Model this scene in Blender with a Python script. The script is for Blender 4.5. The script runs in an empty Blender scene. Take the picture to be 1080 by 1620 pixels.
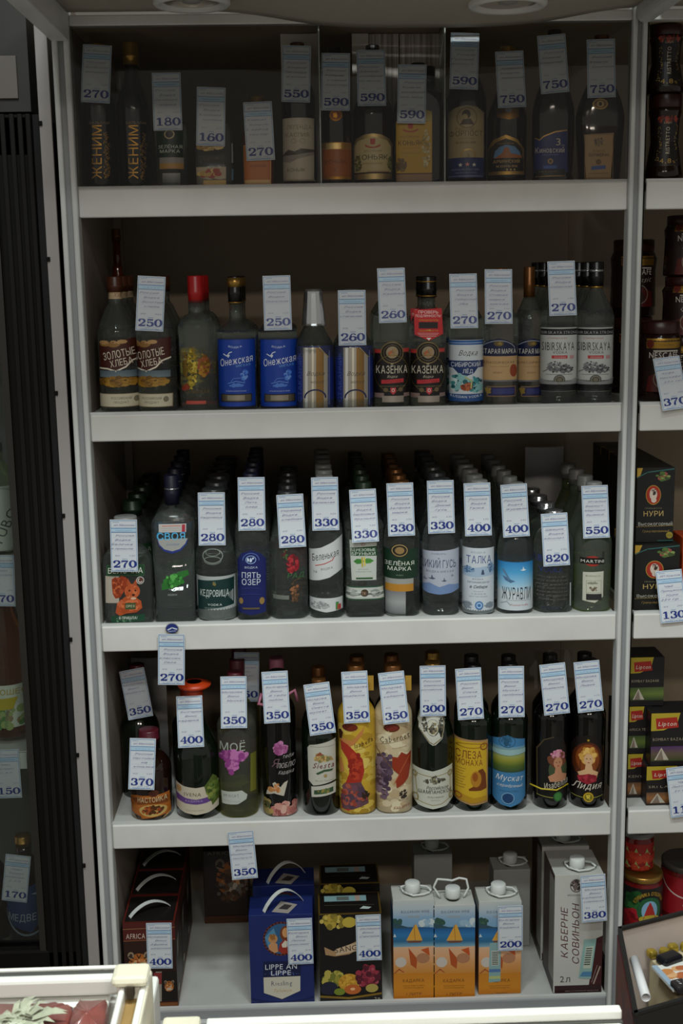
import bpy, bmesh, math, random
from mathutils import Vector, Matrix
from mathutils.geometry import tessellate_polygon, delaunay_2d_cdt
random.seed(7)
SC = bpy.context.scene
COL = SC.collection
# ---------------- camera ----------------
F, CX, CY, CZ, PIT, YAW, ROL = 1991.0, -.0975, -2.286, 1.60, .1903, .0286, -.0161
_f = Vector((math.sin(YAW)*math.cos(PIT), math.cos(YAW)*math.cos(PIT), -math.sin(PIT)))
_r0 = Vector((math.cos(YAW), -math.sin(YAW), 0)); _u0 = _r0.cross(_f)
_c, _s = math.cos(ROL), math.sin(ROL)
_r = _c*_r0+_s*_u0; _u = -_s*_r0+_c*_u0
O = Vector((CX, CY, CZ))
cd = bpy.data.cameras.new('camera'); cam = bpy.data.objects.new('camera', cd); COL.objects.link(cam)
M = Matrix((_r, _u, -_f)).transposed().to_4x4(); M.translation = O; cam.matrix_world = M
cd.sensor_fit = 'VERTICAL'; cd.sensor_height = 36.0; cd.lens = F/1620*36.0
cd.clip_start = .02; cd.dof.use_dof = True; cd.dof.focus_distance = 2.28; cd.dof.aperture_fstop = 13
SC.camera = cam
def ray(u, v): return _f + (u-540)/F*_r - (v-810)/F*_u
def at(u, v, Y=None, Z=None, X=None):
    """where the sight line of a point of the photograph meets a plane of the room"""
    d = ray(u, v)
    t = (Y-O.y)/d.y if Y is not None else ((Z-O.z)/d.z if Z is not None else (X-O.x)/d.x)
    return O+t*d
# ---------------- world, lamps, exposure ----------------
w = bpy.data.worlds.new('world'); SC.world = w; w.use_nodes = True
bg = w.node_tree.nodes['Background']; bg.inputs[0].default_value = (.96, .94, .88, 1); bg.inputs[1].default_value = .21
def area(x, y, z, sx, sy, p, col, aim=None):
    l = bpy.data.lights.new('ceiling_lamp', 'AREA'); l.shape = 'RECTANGLE'; l.size = sx; l.size_y = sy; l.energy = p; l.color = col
    o = bpy.data.objects.new('ceiling_lamp', l); COL.objects.link(o); o.location = (x, y, z)
    if aim: o.rotation_euler = (Vector(aim)-Vector((x, y, z))).to_track_quat('-Z', 'Y').to_euler()
    return o
LW = (1, .91, .82); LC = (.88, .97, .97)
area(-.45, -1.25, 2.8, .36, .2, 15, LC)
area(.40, -1.25, 2.8, .36, .2, 15, LC)
area(-.30, -2.2, 2.8, .3, .2, 7, LC)
area(.30, -2.2, 2.8, .3, .2, 7, LC)
area(-.5, -3.6, 2.75, .6, .3, 19, LW)
area(.6, -3.6, 2.75, .6, .3, 19, LW)
SC.view_settings.view_transform = 'Standard'; SC.view_settings.look = 'None'; SC.view_settings.gamma = 1
SC.view_settings.use_curve_mapping = False; SC.view_settings.exposure = 0.50
SC.cycles.max_bounces = 14; SC.cycles.transmission_bounces = 14; SC.cycles.transparent_max_bounces = 12
SC.cycles.diffuse_bounces = 3; SC.cycles.glossy_bounces = 4; SC.cycles.caustics_reflective = False; SC.cycles.caustics_refractive = False
SC.cycles.sample_clamp_indirect = 3
# ---------------- materials ----------------
def lin(c):
    if isinstance(c, str):
        c = c.lstrip('#')
        c = [int(c[i:i+2], 16)/255 for i in (0, 2, 4)]
    return [x/12.92 if x <= .04045 else ((x+.055)/1.055)**2.4 for x in c]
MATS = {}
def mat(name, col='808080', rough=.5, metal=0, trans=0, ior=1.45, noise=0, nscale=30, coat=0, bump=0, dirt=None, spec=None):
    if name in MATS: return MATS[name]
    m = bpy.data.materials.new(name); m.use_nodes = True; nt = m.node_tree; b = nt.nodes['Principled BSDF']
    L = lin(col)
    if spec is not None: b.inputs['Specular IOR Level'].default_value = spec
    b.inputs['Base Color'].default_value = (*L, 1); b.inputs['Roughness'].default_value = rough
    b.inputs['Metallic'].default_value = metal; b.inputs['Transmission Weight'].default_value = trans; b.inputs['IOR'].default_value = ior
    b.inputs['Coat Weight'].default_value = coat
    if noise or bump:
        tc = nt.nodes.new('ShaderNodeTexCoord'); n = nt.nodes.new('ShaderNodeTexNoise'); n.inputs['Scale'].default_value = nscale; n.inputs['Detail'].default_value = 6
        nt.links.new(tc.outputs['Object'], n.inputs['Vector'])
        if noise:
            r = nt.nodes.new('ShaderNodeValToRGB')
            d = lin(dirt) if dirt else [x*(1-noise) for x in L]
            r.color_ramp.elements[0].position = .3; r.color_ramp.elements[1].position = .62 if not dirt else .45
            r.color_ramp.elements[0].color = (*d, 1); r.color_ramp.elements[1].color = (*L, 1)
            nt.links.new(n.outputs['Fac'], r.inputs['Fac']); nt.links.new(r.outputs['Color'], b.inputs['Base Color'])
        if bump:
            bp = nt.nodes.new('ShaderNodeBump'); bp.inputs['Strength'].default_value = bump; bp.inputs['Distance'].default_value = .001
            nt.links.new(n.outputs['Fac'], bp.inputs['Height']); nt.links.new(bp.outputs['Normal'], b.inputs['Normal'])
    MATS[name] = m; return m
def m_print():
    m = mat('print', 'ffffff', .42); nt = m.node_tree; b = nt.nodes['Principled BSDF']
    a = nt.nodes.new('ShaderNodeVertexColor'); a.layer_name = 'Col'
    nt.links.new(a.outputs['Color'], b.inputs['Base Color'])
    mt = nt.nodes.new('ShaderNodeMath'); mt.operation = 'SUBTRACT'; mt.inputs[0].default_value = 1
    nt.links.new(a.outputs['Alpha'], mt.inputs[1]); nt.links.new(mt.outputs[0], b.inputs['Metallic'])
    return m
PRINT = m_print()
WHITE = mat('white_enamel', 'cfcec9', .42, noise=.12, nscale=9)
SHELFW = mat('white_laminate', 'b9b9b4', .38, noise=.10, nscale=14)
GREY = mat('grey_aluminium', '888a8c', .45)
ALU = mat('pale_aluminium', 'c2c3c1', .42, noise=.08, nscale=20)
BACK = mat('brown_hardboard', 'a2917a', .7, noise=.2, nscale=3)
SIDE = mat('grey_side_panel', '82766c', .6, noise=.15, nscale=5)
BLACK = mat('black_plastic', '0b0908', .6, noise=.3, nscale=8, spec=.15)
SOFFIT = mat('cream_soffit', 'a79e91', .6, noise=.08, nscale=4, bump=.15)
CREAM = mat('cream_plastic', 'e6e0c8', .4, noise=.06, nscale=30)
WENAMEL = mat('freezer_enamel', 'efeee6', .3, noise=.05, nscale=12)
WOODM = mat('bare_wood', 'a5854f', .6, noise=.35, nscale=25)
def bottle_glass(name, col, clear=.30, dust=.03, ior=1.42):
    m = bpy.data.materials.new(name); m.use_nodes = True; nt = m.node_tree; nt.nodes.clear(); c = (*lin(col), 1)
    o = nt.nodes.new('ShaderNodeOutputMaterial'); g = nt.nodes.new('ShaderNodeBsdfGlass'); t = nt.nodes.new('ShaderNodeBsdfTransparent'); d = nt.nodes.new('ShaderNodeBsdfDiffuse')
    a = nt.nodes.new('ShaderNodeMixShader'); b = nt.nodes.new('ShaderNodeMixShader'); g.inputs['IOR'].default_value = ior; g.inputs['Roughness'].default_value = .03
    g.inputs['Color'].default_value = c; t.inputs[0].default_value = c; d.inputs[0].default_value = (.75, .77, .75, 1); a.inputs[0].default_value = clear; b.inputs[0].default_value = dust
    nt.links.new(g.outputs[0], a.inputs[1]); nt.links.new(t.outputs[0], a.inputs[2]); nt.links.new(a.outputs[0], b.inputs[1]); nt.links.new(d.outputs[0], b.inputs[2]); nt.links.new(b.outputs[0], o.inputs[0])
    return m
CLEAR = bottle_glass('clear_glass', 'f4f8f6'); GREENG = bottle_glass('pale_green_glass', 'd4e4a8', .55, .06); YELG = bottle_glass('straw_wine_glass', 'dede9c', .55, .05)
AMBER = mat('amber_liquor_glass', '7a3208', .06, trans=.55, ior=1.4)
DAMBER = mat('dark_brown_glass', '1a0b05', .10, coat=.3)
DGREEN = mat('dark_green_glass', '0a120a', .10, coat=.3)
DBLACK = mat('black_glass', '070606', .11, coat=.3)
DAIR = mat('amber_clear', 'a85a20', .04, trans=.9, ior=1.4)
CAPS = {'gold': mat('gold_cap', 'a07c3c', .3, metal=.8), 'black': mat('black_cap', '0d0c0d', .3), 'navy': mat('navy_cap', '0a0d22', .45), 'red': mat('red_cap', '9c1414', .35),
        'white': mat('white_cap', '7c7c79', .4), 'strap': mat('white_strap', 'c8cbc8', .45), 'silver': mat('silver_cap', 'c4c6c8', .16, metal=.9), 'bronze': mat('bronze_cap', '6b4420', .32, metal=.6), 'dgreen': mat('green_cap', '1d2c1e', .35, metal=.3),  # white caps are greyed: the shade inside the shelves is in their colour
        'brown': mat('brown_cap', '43200f', .35), 'orange': mat('orange_foil', 'b63a12', .4), 'grey': mat('grey_cap', '3a3d3d', .3, metal=.4), 'maroon': mat('maroon_cap', '4d1620', .35), 'pink': mat('pink_cap', '9a5a70', .5)}
def thin_glass(name, tint, refl):
    m = bpy.data.materials.new(name); m.use_nodes = True; nt = m.node_tree; nt.nodes.clear()
    o = nt.nodes.new('ShaderNodeOutputMaterial'); mx = nt.nodes.new('ShaderNodeMixShader'); t = nt.nodes.new('ShaderNodeBsdfTransparent'); g = nt.nodes.new('ShaderNodeBsdfGlossy')
    fr = nt.nodes.new('ShaderNodeFresnel'); fr.inputs[0].default_value = refl; g.inputs['Roughness'].default_value = .02
    t.inputs[0].default_value = (*tint, 1); nt.links.new(fr.outputs[0], mx.inputs[0]); nt.links.new(t.outputs[0], mx.inputs[1]); nt.links.new(g.outputs[0], mx.inputs[2]); nt.links.new(mx.outputs[0], o.inputs[0])
    return m
DIMMING = thin_glass('dimming_glass', (.945, .94, .925), 1.3)  # pane tint added to dim the top shelf and its tags
PANE = thin_glass('window_glass', (.93, .96, .95), 1.35)
FILM = thin_glass('clear_film', (.8, .8, .8), 1.5)
# ---------------- objects ----------------
def link(name, me, parent=None, m=None):
    o = bpy.data.objects.new(name, me); COL.objects.link(o)
    if parent: o.parent = parent
    if m and me is not None and not me.materials: me.materials.append(m)
    return o
def tag(o, label, cat, group=None, kind=None):
    o['label'] = label; o['category'] = cat
    if group: o['group'] = group
    if kind: o['kind'] = kind
    return o
def thing(name, loc, label, cat, group=None, rz=0):
    o = bpy.data.objects.new(name, None); COL.objects.link(o); o.location = loc; o.rotation_euler.z = rz; o.empty_display_size = .03
    return tag(o, label, cat, group)
def pyd(V, Fc, smooth=False):
    me = bpy.data.meshes.new('m'); me.from_pydata(V, [], Fc)
    if smooth: me.polygons.foreach_set('use_smooth', [True]*len(Fc))
    return me
def bx(x0, x1, y0, y1, z0, z1, bev=0, off=(0, 0, 0), seg=2):
    bm = bmesh.new(); bmesh.ops.create_cube(bm, size=1)
    for v in bm.verts: v.co = Vector(((x0+x1)/2+v.co.x*(x1-x0), (y0+y1)/2+v.co.y*(y1-y0), (z0+z1)/2+v.co.z*(z1-z0)))-Vector(off)
    if bev: bmesh.ops.bevel(bm, geom=bm.edges, offset=bev, segments=seg, affect='EDGES', profile=.5)
    me = bpy.data.meshes.new('m'); bm.to_mesh(me); bm.free()
    if bev > .002: me.polygons.foreach_set('use_smooth', [False]*len(me.polygons))
    return me
def box(name, parent, m, x0, x1, y0, y1, z0, z1, bev=0):
    """a box given in room coordinates, under a parent that stands at its own place"""
    off = parent.location if parent else Vector(((x0+x1)/2, (y0+y1)/2, z0))
    o = link(name, bx(x0, x1, y0, y1, z0, z1, bev, off), parent, m)
    if not parent: o.location = off
    return o
def loft(rows, N=40, n=2.0, dr=1.0, caps=True, invert=False):
    """rows (z, halfwidth, [halfdepth]) -> closed body with a superellipse section"""
    V = []; Fc = []
    for row in rows:
        z, a = row[0], row[1]; b = row[2] if len(row) > 2 else a*dr; nn = row[3] if len(row) > 3 else n
        for k in range(N):
            t = 2*math.pi*k/N; c, s = math.cos(t), math.sin(t)
            V.append((a*math.copysign(abs(c)**(2/nn), c), b*math.copysign(abs(s)**(2/nn), s), z))
    for i in range(len(rows)-1):
        for k in range(N):
            q = (i*N+k, i*N+(k+1) % N, (i+1)*N+(k+1) % N, (i+1)*N+k)
            Fc.append(q[::-1] if invert else q)
    if caps:
        a = tuple(range(N)); b = tuple(range((len(rows)-1)*N, len(rows)*N))
        Fc.append(a if invert else a[::-1]); Fc.append(b[::-1] if invert else b)
    return V, Fc
def tube(pts, r, n=8, flat=1.0):
    V = []; Fc = []
    P = [Vector(p) for p in pts]
    for i, p in enumerate(P):
        d = (P[min(i+1, len(P)-1)]-P[max(i-1, 0)]).normalized(); a = d.cross(Vector((0, 1, 0)) if abs(d.y) < .9 else Vector((1, 0, 0))).normalized(); b = d.cross(a)
        for k in range(n):
            t = 2*math.pi*k/n; V.append(tuple(p+a*math.cos(t)*r+b*math.sin(t)*r*flat))
    for i in range(len(P)-1):
        for k in range(n): Fc.append((i*n+k, i*n+(k+1) % n, (i+1)*n+(k+1) % n, (i+1)*n+k))
    Fc.append(tuple(range(n))[::-1]); Fc.append(tuple(range((len(P)-1)*n, len(P)*n)))
    return V, Fc
# ---------------- lettering ----------------
GL = {}
def glyphs():
    chars = sorted(set('АБВГДЕЁЖЗИЙКЛМНОПРСТУФХЦЧШЩЪЫЬЭЮЯабвгдеёжзийклмнопрстуфхцчшщъыьэюяABCDEFGHIJKLMNOPQRSTUVWXYZabcdefghijklmnopqrstuvwxyz0123456789.,!%-«»"É'))
    tmp = []
    for ch in chars:
        for bold in (0, 1, 2):
            if bold == 2 and ch not in '0123456789': continue
            c = bpy.data.curves.new('t', 'FONT'); c.body = ch; c.resolution_u = 1 if bold == 0 else 2; c.offset = (0, .042, .05)[bold]; c.fill_mode = 'NONE'
            o = bpy.data.objects.new('t', c); COL.objects.link(o); tmp.append((ch, bold, o, c))
    bpy.context.view_layer.update(); dg = bpy.context.evaluated_depsgraph_get()
    for ch, bold, o, c in tmp:
        e = o.evaluated_get(dg); me = e.to_mesh(); vs = [(v.co.x, v.co.y) for v in me.vertices]
        adj = {}
        for ed in me.edges:
            a, b = ed.vertices; adj.setdefault(a, []).append(b); adj.setdefault(b, []).append(a)
        e.to_mesh_clear(); tr = []; loops = []; seen = set()
        for st in sorted(adj):
            if st in seen: continue
            lp = [st]; seen.add(st); cur = st
            while True:
                nx = [q for q in adj[cur] if q not in seen]
                if not nx: break
                cur = min(nx, key=lambda q: (q != cur+1, q)) if len(lp) > 1 else (cur+1 if cur+1 in nx else nx[0]); lp.append(cur); seen.add(cur)
            if len(lp) > 2: loops.append(lp)
        if loops:
            eds = [(l[i-1], l[i]) for l in loops for i in range(len(l))]
            r = delaunay_2d_cdt([Vector(v) for v in vs], eds, [], 0, 1e-5)
            def wind(px, py):
                n = 0
                for a, b in eds:
                    (xa, ya), (xb, yb) = vs[a], vs[b]
                    if (ya > py) != (yb > py) and px < (xb-xa)*(py-ya)/(yb-ya)+xa: n += 1 if yb > ya else -1
                return n
            nv = [tuple(v) for v in r[0]]; tr = [tuple(f) for f in r[2] if wind(sum(nv[q][0] for q in f)/3, sum(nv[q][1] for q in f)/3)]; vs = nv
        if vs:
            x0 = min(v[0] for v in vs); x1 = max(v[0] for v in vs); GL[ch, bold] = (vs, tr, x0, x1)
    for ch, bold, o, c in tmp:
        bpy.data.objects.remove(o); bpy.data.curves.remove(c)
glyphs()
CAPH = .77
def circ(cx, cy, rx, ry, n=20, a0=0, a1=2*math.pi):
    return [(cx+rx*math.cos(a0+(a1-a0)*k/n), cy+ry*math.sin(a0+(a1-a0)*k/n)) for k in range(n+(0 if abs(a1-a0-2*math.pi) < 1e-6 else 1))]
# drawing items are lists of (polygons, colour, metal); y grows downward as in a picture
def c4(c):
    met = 0
    if isinstance(c, str) and c.endswith('*'): met = .75; c = c[:-1]
    return (*lin(c), 1-met)
def R_(x0, y0, x1, y1, c): return [([[(x0, y0), (x1, y0), (x1, y1), (x0, y1)]], c)]
def E_(cx, cy, rx, ry, c, n=20): return [([circ(cx, cy, rx, ry, n)], c)]
def P_(pts, c):
    tr = tessellate_polygon([[Vector((x, y, 0)) for x, y in pts]])
    return [([[pts[i] for i in t] for t in tr], c)]
def L_(pts, w, c):
    polys = []
    for (x0, y0), (x1, y1) in zip(pts, pts[1:]):
        d = math.hypot(x1-x0, y1-y0) or 1; nx, ny = -(y1-y0)/d*w/2, (x1-x0)/d*w/2; ex, ey = (x1-x0)/d*w*.2, (y1-y0)/d*w*.2
        polys.append([(x0-ex+nx, y0-ey+ny), (x1+ex+nx, y1+ey+ny), (x1+ex-nx, y1+ey-ny), (x0-ex-nx, y0-ey-ny)])
    return [(polys, c)]
def O_(cx, cy, rx, ry, w, c, n=24, a0=0, a1=2*math.pi):
    p = [(cx+rx*math.cos(a0+(a1-a0)*k/n), cy+ry*math.sin(a0+(a1-a0)*k/n)) for k in range(n+1)]
    return L_(p, w, c)
def F_(x0, y0, x1, y1, w, c): return R_(x0, y0, x1, y0+w, c)+R_(x0, y1-w, x1, y1, c)+R_(x0, y0, x0+w, y1, c)+R_(x1-w, y0, x1, y1, c)
def G_(x0, y0, x1, y1, cols):
    o = []; n = len(cols)-1
    for i in range(n):
        ya = y0+(y1-y0)*i/n; yb = y0+(y1-y0)*(i+1)/n
        o.append(([[(x0, ya), (x1, ya), (x1, yb), (x0, yb)]], (cols[i], cols[i+1], ya, yb)))
    return o
def S_(cx, cy, rx, ry, n, sz, cols, seed=1, asp=1.0):
    r = random.Random(seed); o = []
    for i in range(n):
        a = r.random()*6.283; q = math.sqrt(r.random()); s = sz*(.6+.8*r.random())
        o.append(([circ(cx+rx*q*math.cos(a), cy+ry*q*math.sin(a), s*asp, s, 8)], r.choice(cols)))
    return o
GAP = .15
def T_(s, cx, cy, h, w, c, bold=1, sh=0, rot=0, arc=None, italic=0):
    """text centred on (cx, cy), capital height h, width w (None = natural)"""
    sc = h/CAPH; x = 0; raw = []; sh = sh or italic
    for ch in s:
        if ch == ' ': x += .3; continue
        g = GL.get((ch, bold)) or GL.get((ch, 1)) or GL.get((ch, 0))
        if not g: x += .3; continue
        vs, tr, x0, x1 = g; ox = x-x0
        raw.append(([[(vs[i][0]+ox+sh*vs[i][1], vs[i][1]) for i in t] for t in tr]))
        x += (x1-x0)+GAP
    x -= GAP; W = x*sc; kx = (w/W if w else 1)*sc; polys = []
    cr, sr = math.cos(rot), math.sin(rot)
    for tris in raw:
        for t in tris:
            q = []
            for px, py in t:
                X = (px-x/2)*kx; Y = -(py-CAPH/2)*sc
                if arc:
                    a = X/arc; rr = abs(arc)-Y*(1 if arc > 0 else -1); X = rr*math.sin(abs(X)/abs(arc))*(1 if X > 0 else -1); Y = (abs(arc)-rr*math.cos(a))*(1 if arc > 0 else -1)
                q.append((cx+X*cr-Y*sr, cy+X*sr+Y*cr))
            polys.append(q)
    return [(polys, c)]
def clip_(poly, ax, lo, hi):
    def half(p, x, sgn):
        o = []
        for i in range(len(p)):
            a, b = p[i-1], p[i]; ia = (a[ax]-x)*sgn >= 0; ib = (b[ax]-x)*sgn >= 0
            if ia != ib:
                t = (x-a[ax])/(b[ax]-a[ax]); q = [a[0]+t*(b[0]-a[0]), a[1]+t*(b[1]-a[1])]; q[ax] = x; o.append(tuple(q))
            if ib: o.append(b)
        return o
    p = half(poly, lo, 1)
    return half(p, hi, -1) if len(p) > 2 else p
def gridcut(polys, ax, step):
    out = []
    for p in polys:
        xs = [q[ax] for q in p]; i0, i1 = math.floor(min(xs)/step+1e-6), math.ceil(max(xs)/step-1e-6)
        if i1-i0 <= 1: out.append(p); continue
        for i in range(i0, i1):
            q = clip_(p, ax, i*step, (i+1)*step)
            if len(q) > 2: out.append(q)
    return out
def decal(name, parent, items, fmap, step=None, gap=.00004, ystep=None):
    """flat print laid on a surface: fmap(x, y, lift) -> point"""
    V = []; Fc = []; C = []
    for k, (polys, col) in enumerate(items):
        lift = .0002+gap*k*(1 if len(items) < 30 else 30/len(items)); grad = isinstance(col, tuple) and len(col) == 4 and isinstance(col[0], str)
        if grad: ca, cb, ya, yb = c4(col[0]), c4(col[1]), col[2], col[3]
        else: cc = c4(col)
        for p in polys:
            parts = [p]
            if step: parts = gridcut(parts, 0, step)
            if ystep: parts = gridcut(parts, 1, ystep)
            for q in parts:
                if len(q) < 3: continue
                ar = sum(q[i-1][0]*q[i][1]-q[i][0]*q[i-1][1] for i in range(len(q)))
                if abs(ar) < 1e-9: continue
                if ar > 0: q = q[::-1]
                s = len(V)
                for (x, y) in q:
                    V.append(tuple(fmap(x, y, lift)))
                    if grad:
                        t = max(0, min(1, (y-ya)/(yb-ya))); C.append([ca[j]+(cb[j]-ca[j])*t for j in range(4)])
                    else: C.append(cc)
                Fc.append(tuple(range(s, s+len(q))))
    me = pyd(V, Fc); at_ = me.color_attributes.new('Col', 'FLOAT_COLOR', 'POINT')
    at_.data.foreach_set('color', [x for c in C for x in c])
    return link(name, me, parent, PRINT)

def VS(pts, c='x'):
    """stroke of varying width through (x, y, width)"""
    polys = []; n = len(pts); N = []
    for i in range(n):
        a = pts[max(0, i-1)]; b = pts[min(n-1, i+1)]; d = math.hypot(b[0]-a[0], b[1]-a[1]) or 1; N.append((-(b[1]-a[1])/d, (b[0]-a[0])/d))
    for i in range(n-1):
        p, q = pts[i], pts[i+1]; u, v = N[i], N[i+1]; w1, w2 = p[2]/2, q[2]/2
        polys.append([(p[0]+u[0]*w1, p[1]+u[1]*w1), (q[0]+v[0]*w2, q[1]+v[1]*w2), (q[0]-v[0]*w2, q[1]-v[1]*w2), (p[0]-u[0]*w1, p[1]-u[1]*w1)])
    return polys
def ring(cx, cy, rx, ry, a0=0, a1=360, thick=.32, thin=.10, n=18):
    o = []
    for k in range(n+1):
        a = math.radians(a0+(a1-a0)*k/n); o.append((cx+rx*math.cos(a), cy-ry*math.sin(a), thin+(thick-thin)*abs(math.cos(a))**1.5))
    return o
def rc(x0, y0, x1, y1): return [[(x0, y0), (x1, y0), (x1, y1), (x0, y1)]]
DG = {  # box 0..1 wide, 0..1 tall, y down
 '0': VS(ring(.5, .5, .37, .455)), '8': VS(ring(.5, .25, .28, .21, thick=.22))+VS(ring(.5, .72, .35, .235, thick=.25)),
 '1': rc(.38, 0, .66, 1)+rc(.15, .9, .9, 1)+[[(.38, 0), (.12, .16), (.12, .24), (.38, .2)]],
 '2': VS(ring(.48, .29, .34, .24, 185, -35, .28, .10))+VS([(.80, .40, .22), (.55, .62, .16), (.22, .82, .12)])+rc(.08, .80, .92, 1)+rc(.84, .68, .93, .85)+[circ(.20, .30, .12, .10, 10)],
 '3': VS(ring(.46, .26, .34, .21, 150, -80, .28, .10))+VS(ring(.46, .72, .38, .23, 85, -150, .31, .10))+[circ(.20, .24, .11, .09, 10), circ(.18, .78, .12, .10, 10)],
 '4': rc(.55, 0, .80, .95)+rc(.05, .60, .98, .70)+rc(.42, .91, .94, 1)+VS([(.62, .05, .09), (.12, .64, .09)]),
 '5': rc(.16, .02, .86, .20)+rc(.16, .02, .25, .5)+VS(ring(.46, .68, .37, .26, 140, -150, .31, .11))+[circ(.17, .80, .11, .09, 10)],
 '6': VS(ring(.5, .69, .36, .26))+VS([(.20, .66, .25), (.20, .42, .22), (.34, .14, .14), (.62, .06, .10), (.80, .14, .12)])+[circ(.78, .18, .10, .08, 10)],
 '7': rc(.06, .02, .92, .20)+rc(.06, .02, .14, .34)+VS([(.84, .16, .10), (.56, .48, .20), (.46, .72, .26), (.44, 1, .28)]),
 '9': VS(ring(.5, .31, .36, .26))+VS([(.80, .34, .25), (.80, .58, .22), (.66, .86, .14), (.38, .94, .10), (.20, .86, .12)])+[circ(.22, .82, .10, .08, 10)]}
def N_(s, cx, cy, h, w, c):
    n = len(s); cw = w/n; polys = []
    for i, ch in enumerate(s):
        x0 = cx-w/2+i*cw
        for p in DG[ch]: polys.append([(x0+q[0]*cw*.97, cy-h/2+q[1]*h) for q in p])
    return [(polys, c)]
# ---------------- setting ----------------
ZS = {1: 1.7465, 2: 1.349, 3: .951, 4: .553, 5: .155}
HW = .485; DEP = .50
def struct(name, me, m, loc=(0, 0, 0)):
    o = link(name, me, None, m); o.location = loc; o['kind'] = 'structure'; return o
FLOORM = mat('shop_floor_tile', '8d8880', .5, noise=.2, nscale=3)
WALLM = mat('shop_wall_paint', '9a948a', .8, noise=.08, nscale=3)
struct('floor', bx(-3, 3, -5, .75, -.05, 0), FLOORM)
struct('wall_back', bx(-3, 3, .75, .85, 0, 2.9), WALLM)
struct('ceiling', bx(-3, 3, -5, .75, 2.9, 3.0), WALLM)
def proj(p):
    d = Vector(p)-O; k = d.dot(_f); return 540+F*d.dot(_r)/k, 810-F*d.dot(_u)/k
# ---------------- cabinets ----------------
def cabinet(x0, x1, label, lefttwin):
    t = thing('display_cabinet', ((x0+x1)/2, .25, 0), label, 'cabinet')
    for k, z in ZS.items():
        s = box('shelf', t, SHELFW, x0, x1, .004, DEP, z-.018, z-.0005)
        f = link('shelf_fascia', bx(x0, x1, 0, .02, z-.05, z-.001, .0025, t.location), s, WHITE)
        tr = link('glass_track', bx(x0, x1, .003, .010, z-.001, z+.0035, 0, t.location), s, ALU)
        if k == 5:
            f.data.materials[0] = GREY; link('base_rail', bx(x0+(0 if lefttwin else -.03), x1+(0 if lefttwin else .024), -.012, 0, z-.034, z-.02, .002, t.location), s, ALU)
    xe = x0-(.0335 if lefttwin else 0)
    box('back_panel', t, BACK, xe, x1, DEP, DEP+.008, .1, 2.05)
    for s, a in ((-1, x0), (1, x1)):
        if (s == 1) != lefttwin: continue
        box('side_panel', t, SIDE, *sorted((a, a+s*.008)), .022, DEP, .1, 2.05)
        box('rear_batten', t, SIDE, *sorted((a, a-s*.016)), DEP-.085, DEP-.07, .1, 2.05)
    box('top_panel', t, BACK, xe, x1, .0226 if lefttwin else .0201, DEP, 2.017, 2.03)
    box('top_rail', t, WHITE, x0, x1, -.002, .02, 2.0165, 2.034, .002)
    box('plinth', t, GREY, x0, x1, .02, .04, 0, .12)
    return t
cab = cabinet(-HW, HW, 'white display cabinet with five shelves of bottles', False)
def post(t, xa, xb, za, zb):
    """grooved aluminium upright: two rounded lips with a grey channel between"""
    w_ = xb-xa
    p = box('post', t, ALU, xa, xa+w_*.33, -.012, .022, za, zb, .004)
    link('post_channel', bx(xa+w_*.30, xa+w_*.70, -.003, .02, za, zb, 0, t.location), p, GREY)
    link('post_lip', bx(xa+w_*.66, xb, -.012, .022, za, zb, .004, t.location), p, ALU)
post(cab, -HW-.030, -HW, .1, 2.045); post(cab, HW, HW+.026, .1, 2.045)
cab2 = cabinet(HW+.034, HW+.80, 'white display cabinet of coffee and tea right of the bottles', True)
box('dust_seal', cab2, BLACK, HW+.0263, HW+.0337, .012, .022, .1, 2.045)
u1_, u2_ = at(506, 170, Y=.002).x, at(704, 170, Y=.002).x
for xa_, xb_ in ((-HW+.001, u1_-.0005), (u1_+.0005, u2_-.0005), (u2_+.0005, HW-.001)):
    box('glass_pane', cab, DIMMING, xa_, xb_, .0008, .0028, ZS[1]+.0005, 2.016)
# soffit over the cabinets, sagging in the middle
def soffit(name, x0, x1, cx, sag, wd, y1=-.62):
    NX, NY = 40, 16; V = []; Fc = []
    for j in range(NY+1):
        y = -.014+(y1+.014)*j/NY
        for i in range(NX+1):
            x = x0+(x1-x0)*i/NX; d = (x-cx)/wd
            V.append((x, y, 2.036-sag*math.exp(-d*d*d*d)*(1-.4*j/NY)))
    n = len(V); V += [(a, b, c+.012) for a, b, c in V]; W = NX+1
    for j in range(NY):
        for i in range(NX):
            q = (j*W+i, j*W+i+1, (j+1)*W+i+1, (j+1)*W+i); Fc.append(q); Fc.append(tuple(n+k for k in q[::-1]))
    for i in range(NX):
        Fc.append((i, n+i, n+i+1, i+1)); k = NY*W+i; Fc.append((k, k+1, n+k+1, n+k))
    for j in range(NY):
        Fc.append((j*W, (j+1)*W, n+(j+1)*W, n+j*W)); k = j*W+NX; Fc.append((k, n+k, n+k+W, k+W))
    o = link(name, pyd(V, Fc, True), None, SOFFIT); return o
so = soffit('soffit', -HW+.0, HW+.0, .13, .031, .27); tag(so, 'sagging cream soffit panel with two downlights above the bottle cabinet', 'panel')
so2 = soffit('soffit', HW+.045, HW+.82, 1.0, .001, .3); tag(so2, 'flat cream soffit panel above the coffee and tea cabinet', 'panel')
def beam(label, x0, x1, bev, m, z0=2.0, z1=2.05, y0=-.62):
    o = link('soffit_rail', bx(x0, x1, y0, -.013, z0, z1, bev, ((x0+x1)/2, -.3, z0), 4), None, m); o.location = ((x0+x1)/2, -.3, z0); tag(o, label, 'rail'); return o
beam('cream soffit side rail running forward above the left post', -HW-.03, -HW, .002, WHITE, 1.99, 2.045)
beam('rounded pale soffit rail between the two cabinets at the top', HW+.002, HW+.034, .013, ALU, 2.008, 2.06)
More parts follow.
